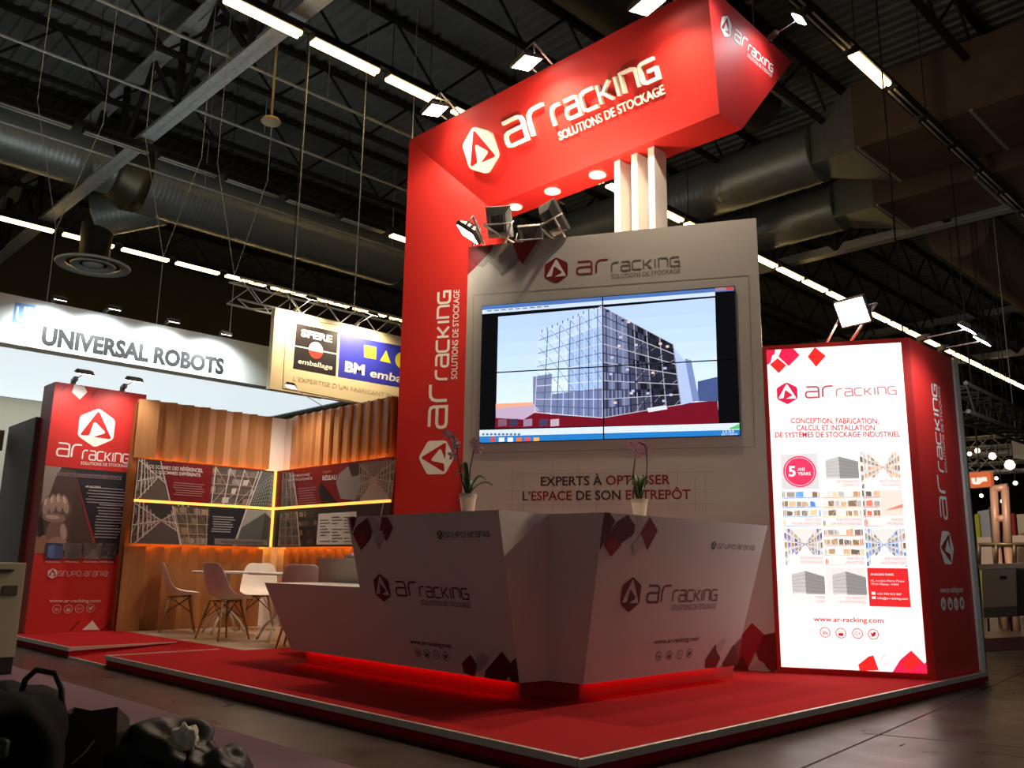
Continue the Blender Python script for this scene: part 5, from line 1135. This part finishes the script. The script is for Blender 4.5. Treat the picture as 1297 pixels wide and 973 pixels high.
# paper carrier bag
pb_ = atZ(107, 1020, 0); pg = thing('carrier_bag', (pb_.x, pb_.y, 0), 'dark creased carrier bag with a pale strip beside the travel bag', 'bag')
hz = at(130, 893, pb_, (.7, .7, 0)).z; R2 = Matrix.Rotation(math.radians(-38), 3, 'Z'); mb = MB()
q0 = [(-.13, -.07), (.13, -.07), (.14, .07), (-.13, .07)]; q1 = [(-.12, -.075), (.11, -.06), (.13, .06), (-.11, .08)]; hs = (hz - .03, hz, hz - .06, hz - .02)
mb.hull8([pb_ + R2 @ V((a, b, 0)) for a, b in q0], [pb_ + R2 @ V((a * .98 + .01, b * 1.05, hz * .55)) for a, b in q1]); mb.f.pop(1); mb.mi.pop(1); mb.sm.pop(1)
N0 = len(mb.v); mb.add([pb_ + R2 @ V((a * .98 + .01, b * 1.05, hz * .55)) for a, b in q1] + [pb_ + R2 @ V((a * .95, b * .9, h)) for (a, b), h in zip(q1, hs)], [(i, (i + 1) % 4, 4 + (i + 1) % 4, 4 + i) for i in range(4)])
o = mb.build('body', M('dark_kraft', (66, 54, 44), .65, var=.35, scale=7, bump=.4), pg); md = o.modifiers.new('thick', 'SOLIDIFY'); md.thickness = .004
cbn = R2 @ V((0, -1, 0)); 
c = Canvas(pb_ + cbn * .085, R2 @ V((1, 0, 0)), Z, rough=.4); a = c.px(88, 973); c.pxline([(91, 968), (108, 953), (120, 938)], .008, (190, 186, 178), 2); c.build('pale_strip', pg)  # thin pale line drawn across the bag front
# rubbish sack
gb = atZ(214, 1015, 0); gs = thing('rubbish_sack', (gb.x, gb.y, 0), 'black plastic rubbish sack with crumpled paper at its mouth', 'sack')
sackm = M('black_sack', (24, 20, 18), .5, var=.4, scale=6, bump=.5); hz = at(180, 912, gb, (.7, .7, 0)).z
lump(gb - vr * .06, (.40, .30, hz * .98), 12, .8, .06, R2).build('body', sackm, gs)
lump(gb + vr * .17, (.30, .28, hz * .68), 15, .75, .06, R2).build('lobe', sackm, gs)
q = at(234, 935, gb - V((.1, .1, 0)), (.7, .7, 0)); lump(q - V((0, 0, .05)), (.10, .07, .10), 9, .9, .1, R2, 14).build('crumpled_paper', M('newsprint', (226, 220, 200), .8, var=.4, scale=60, bump=.5), gs)

# ------------------------------------------------------------------ right background
def slab(name, lab, cat, X, quadpx, depth, mat_, group=None):
    mb = MB(); q = [atX(*p, X) for p in quadpx]; mb.hull8(q, [p + V((depth, 0, 0)) for p in q])
    if name in ('stand_wall', 'yellow_panel', 'red_display_board', 'robot_column', 'far_stand', 'far_counter'):
        mb = MB(); q[2].z = q[3].z = 0.0; mb.hull8(q, [p + V((depth, 0, 0)) for p in q])
    if name == 'white_banner': mb.tube([q[0] + V((.05, -.1, 0)), V((X + .05, q[0].y - .1, 13.02))], .012, 5)
    return tag(mb.build(name, mat_), lab, cat, group)
mc = thing('machine', (14, 3.2, 0), 'grey steel machine on castors under a glass guard at the far right', 'machine')
XM = 14.0
def mbox(nm, pts, depth, m, X=XM):
    mb = MB(); q = [atX(*p, X) for p in pts]; mb.hull8(q, [p + V((depth, 0, 0)) for p in q]); mb.build(nm, m, mc, bevel=.004)
mgrey = M('machine_grey', (156, 150, 140), .5, .1, var=.08, scale=5)
mbox('body', [(1243, 722), (1287, 721), (1288, 768), (1245, 770)], .7, mgrey); mbox('lower_body', [(1245, 770), (1288, 768), (1288, 781), (1246, 783)], .6, M('machine_dark', (84, 80, 76), .5)); mbox('rail', [(1238, 715), (1298, 713), (1298, 720), (1240, 722)], .5, M('machine_rail', (190, 184, 172), .4, .4))
mbox('handle_slot', [(1266, 730), (1274, 729.5), (1274, 733), (1266, 733.5)], .02, black, XM - .015); mbox('side_unit', [(1288, 722), (1300, 721), (1300, 778), (1288, 779)], .7, steel)
mbox('leg', [(1279, 781), (1281, 781), (1282, 800), (1280, 800)], .04, steel); mbox('leg', [(1250, 783), (1252, 783), (1253, 800), (1251, 800)], .04, steel)
mb = MB(); 
for a, b in (((1240, 690), (1299, 690)), ((1240, 690), (1240, 718)), ((1262, 690), (1262, 716)), ((1285, 690), (1285, 715))): mb.tube([atX(*a, XM + .1), atX(*b, XM + .1)], .03, 6)
mb.build('guard', M('guard_bronze', (150, 128, 96), .4, .4), mc)
fr = thing('robot_gantry', (18, 3.5, 0), 'tall coppery steel gantry frame behind the grey machine', 'gantry')
mb = MB()
for a, b in (((1259, 618), (1263, 694)), ((1273, 617), (1277, 694)), ((1257, 620), (1277, 617)), ((1262, 658), (1275, 656))): mb.tube([atX(*a, 17.0), atX(*b, 17.0)], .07, 6)
p = atX(1263, 694, 17); q = atX(1277, 694, 17); mb.tube([p, V((p.x, p.y, 0))], .07, 6); mb.tube([q, V((q.x, q.y, 0))], .07, 6); mb.build('frame', M('copper_paint', (190, 140, 112), .5, .2), fr)
XO = 21.28
og = thing('orange_sign', atX(1241, 608, XO), 'hanging orange square sign with white letters at the far right', 'sign'); mb = MB(); q = [atX(*p, XO) for p in ((1227, 599), (1254, 597), (1256, 616), (1228, 618))]; mb.hull8(q, [p + V((.2, 0, 0)) for p in q]); mb.build('board', M('orange_board', (232, 112, 60), .5, emit=.35), og)
c = Canvas((XO, 0, 0), (0, -1, 0), Z, emit=.6); c.pxtext('us', (1231, 613), (1251, 611.5), (1231, 603), (250, 236, 220), 2, .06); c.build('lettering', og); mb = MB(); a = atX(1241, 598, XO); mb.tube([a, V((XO, a.y, 13.02))], .015, 5); mb.build('cable', steel, og)
slab('stand_wall', 'white lit stand wall with a yellow stripe, far right background', 'partition', 24, [(1238, 648), (1254, 645), (1256, 682), (1240, 684)], .2, M('far_white', (206, 204, 214), .6, var=.03))
slab('yellow_panel', 'narrow yellow panel left of the far white stand wall', 'panel', 23.8, [(1234, 652), (1239, 651), (1241, 672), (1236, 674)], .1, M('far_yellow', (206, 206, 50), .6, var=.03))
slab('red_display_board', 'dark red display panel in the far right background', 'panel', 23, [(1273, 652), (1284, 650), (1286, 677), (1275, 679)], .2, M('far_red', (170, 26, 24), .6, var=.05))
slab('far_stand', 'bright cream stand wall at the right picture edge', 'partition', 26, [(1285, 652), (1312, 650), (1312, 684), (1287, 685)], .3, M('far_cream', (240, 226, 196), .6, var=.03))
slab('far_counter', 'pale pink lit counter front behind the machine rail', 'counter', 22, [(1238, 681), (1312, 677), (1312, 690), (1240, 692)], .3, M('far_counter', (240, 204, 180), .6, var=.03))
slab('white_banner', 'white hanging banner cut off at the right picture edge', 'banner', 26.2, [(1281, 553), (1312, 548), (1312, 585), (1282, 580)], .1, M('banner_cloth', (190, 184, 172), .8, var=.05))
slab('robot_column', 'black robot column behind the grey machine', 'robot', 18.5, [(1252, 642), (1258, 641), (1262, 690), (1255, 691)], .4, black)
g = 'lighting trusses in the right background'
for i, (ya, X, lb_) in enumerate(((567, 30, 'highest'), (580, 29, 'second highest'), (590, 27, 'lowest'))):
    a, b = atX(1215, ya, X), atX(1312, ya - 3, X); truss('lighting_truss', a, (a.x, b.y, a.z), lb_ + ' of the level trusses in the far right background', .5, g, .04, .5)
a, b = atX(1205, 505, 16), atX(1312, 548, 24); truss('lighting_truss', a, V((b.x, b.y, a.z)) if False else b, 'dark slanting truss seen right of the red side wall', .5, g, .04, .5, steel)
rn = random.Random(9)
for i, (x, y, r) in enumerate(((1257, 578, .16), (1279, 589, .22), (1238, 571, .12), (1228, 575, .1), (1262, 606, .08), (1286, 612, .1), (1243, 628, .09), (1270, 635, .1))):
    p = atX(x, y, 25.0 + i * .15); r *= .6; t = thing('far_spotlight', p, 'small glowing spotlight hanging in the far right background', 'spotlight', 'far spotlights at the right')
    mb = MB(); mb.lathe([(0, -r), (r * .8, -r * .6), (r, 0), (r * .6, r * .8), (0, r)], p, 12); mb.build('bulb', M('far_glow', (255, 236, 200), .5, emit=3.5), t)
    mb = MB(); mb.tube([p + V((0, 0, r * .9)), V((p.x, p.y, 13.03))], .012, 5); mb.build('cable', steel, t)
mb = MB(); mb.prism([(9.6, .6), (20, .2), (20, 1.6), (9.6, 1.9)], 0, .006); 
q = [atZ(*p, 0) for p in ((1243, 826), (1312, 822), (1312, 806), (1240, 810))]; mb = MB(); mb.prism([(p.x, p.y) for p in q], 0, .006); tag(mb.build('purple_carpet', M('purple_carpet', (82, 34, 66), .95, var=.1, scale=40)), 'purple carpet tile area on the floor at the right edge', 'carpet')

# added lamp, hidden behind the light box, to brighten the machine and far stands
t = thing('added_stand_lamp', (12.2, 4.6, 3.6), 'added round spotlight on a drop rod, hidden behind the light box to brighten the far stands', 'spotlight')
p = V((12.2, 4.6, 3.6)); R_ = aimrot((1, -.22, -.13)); mb = MB(); mb.lathe([(.0, .24), (.08, .24), (.12, .1), (.16, 0), (.155, -.005), (.11, .08), (0, .1)], p, 16, R_); mb.build('head', black, t)
mb = MB(); mb.lathe([(0, .03), (.13, .03)], p, 16, R_); mb.build('lens', glow, t); mb = MB(); mb.tube([p + V((0, 0, .1)), V((12.2, 4.6, 13.03))], .012, 6); mb.build('rod', steel, t)
lamp('added_stand_light', 'SPOT', p + V((.15, -.03, -.05)), (1, -.22, -.13), 900, NEUT, t, angle=100, blend=.9, radius=.12)
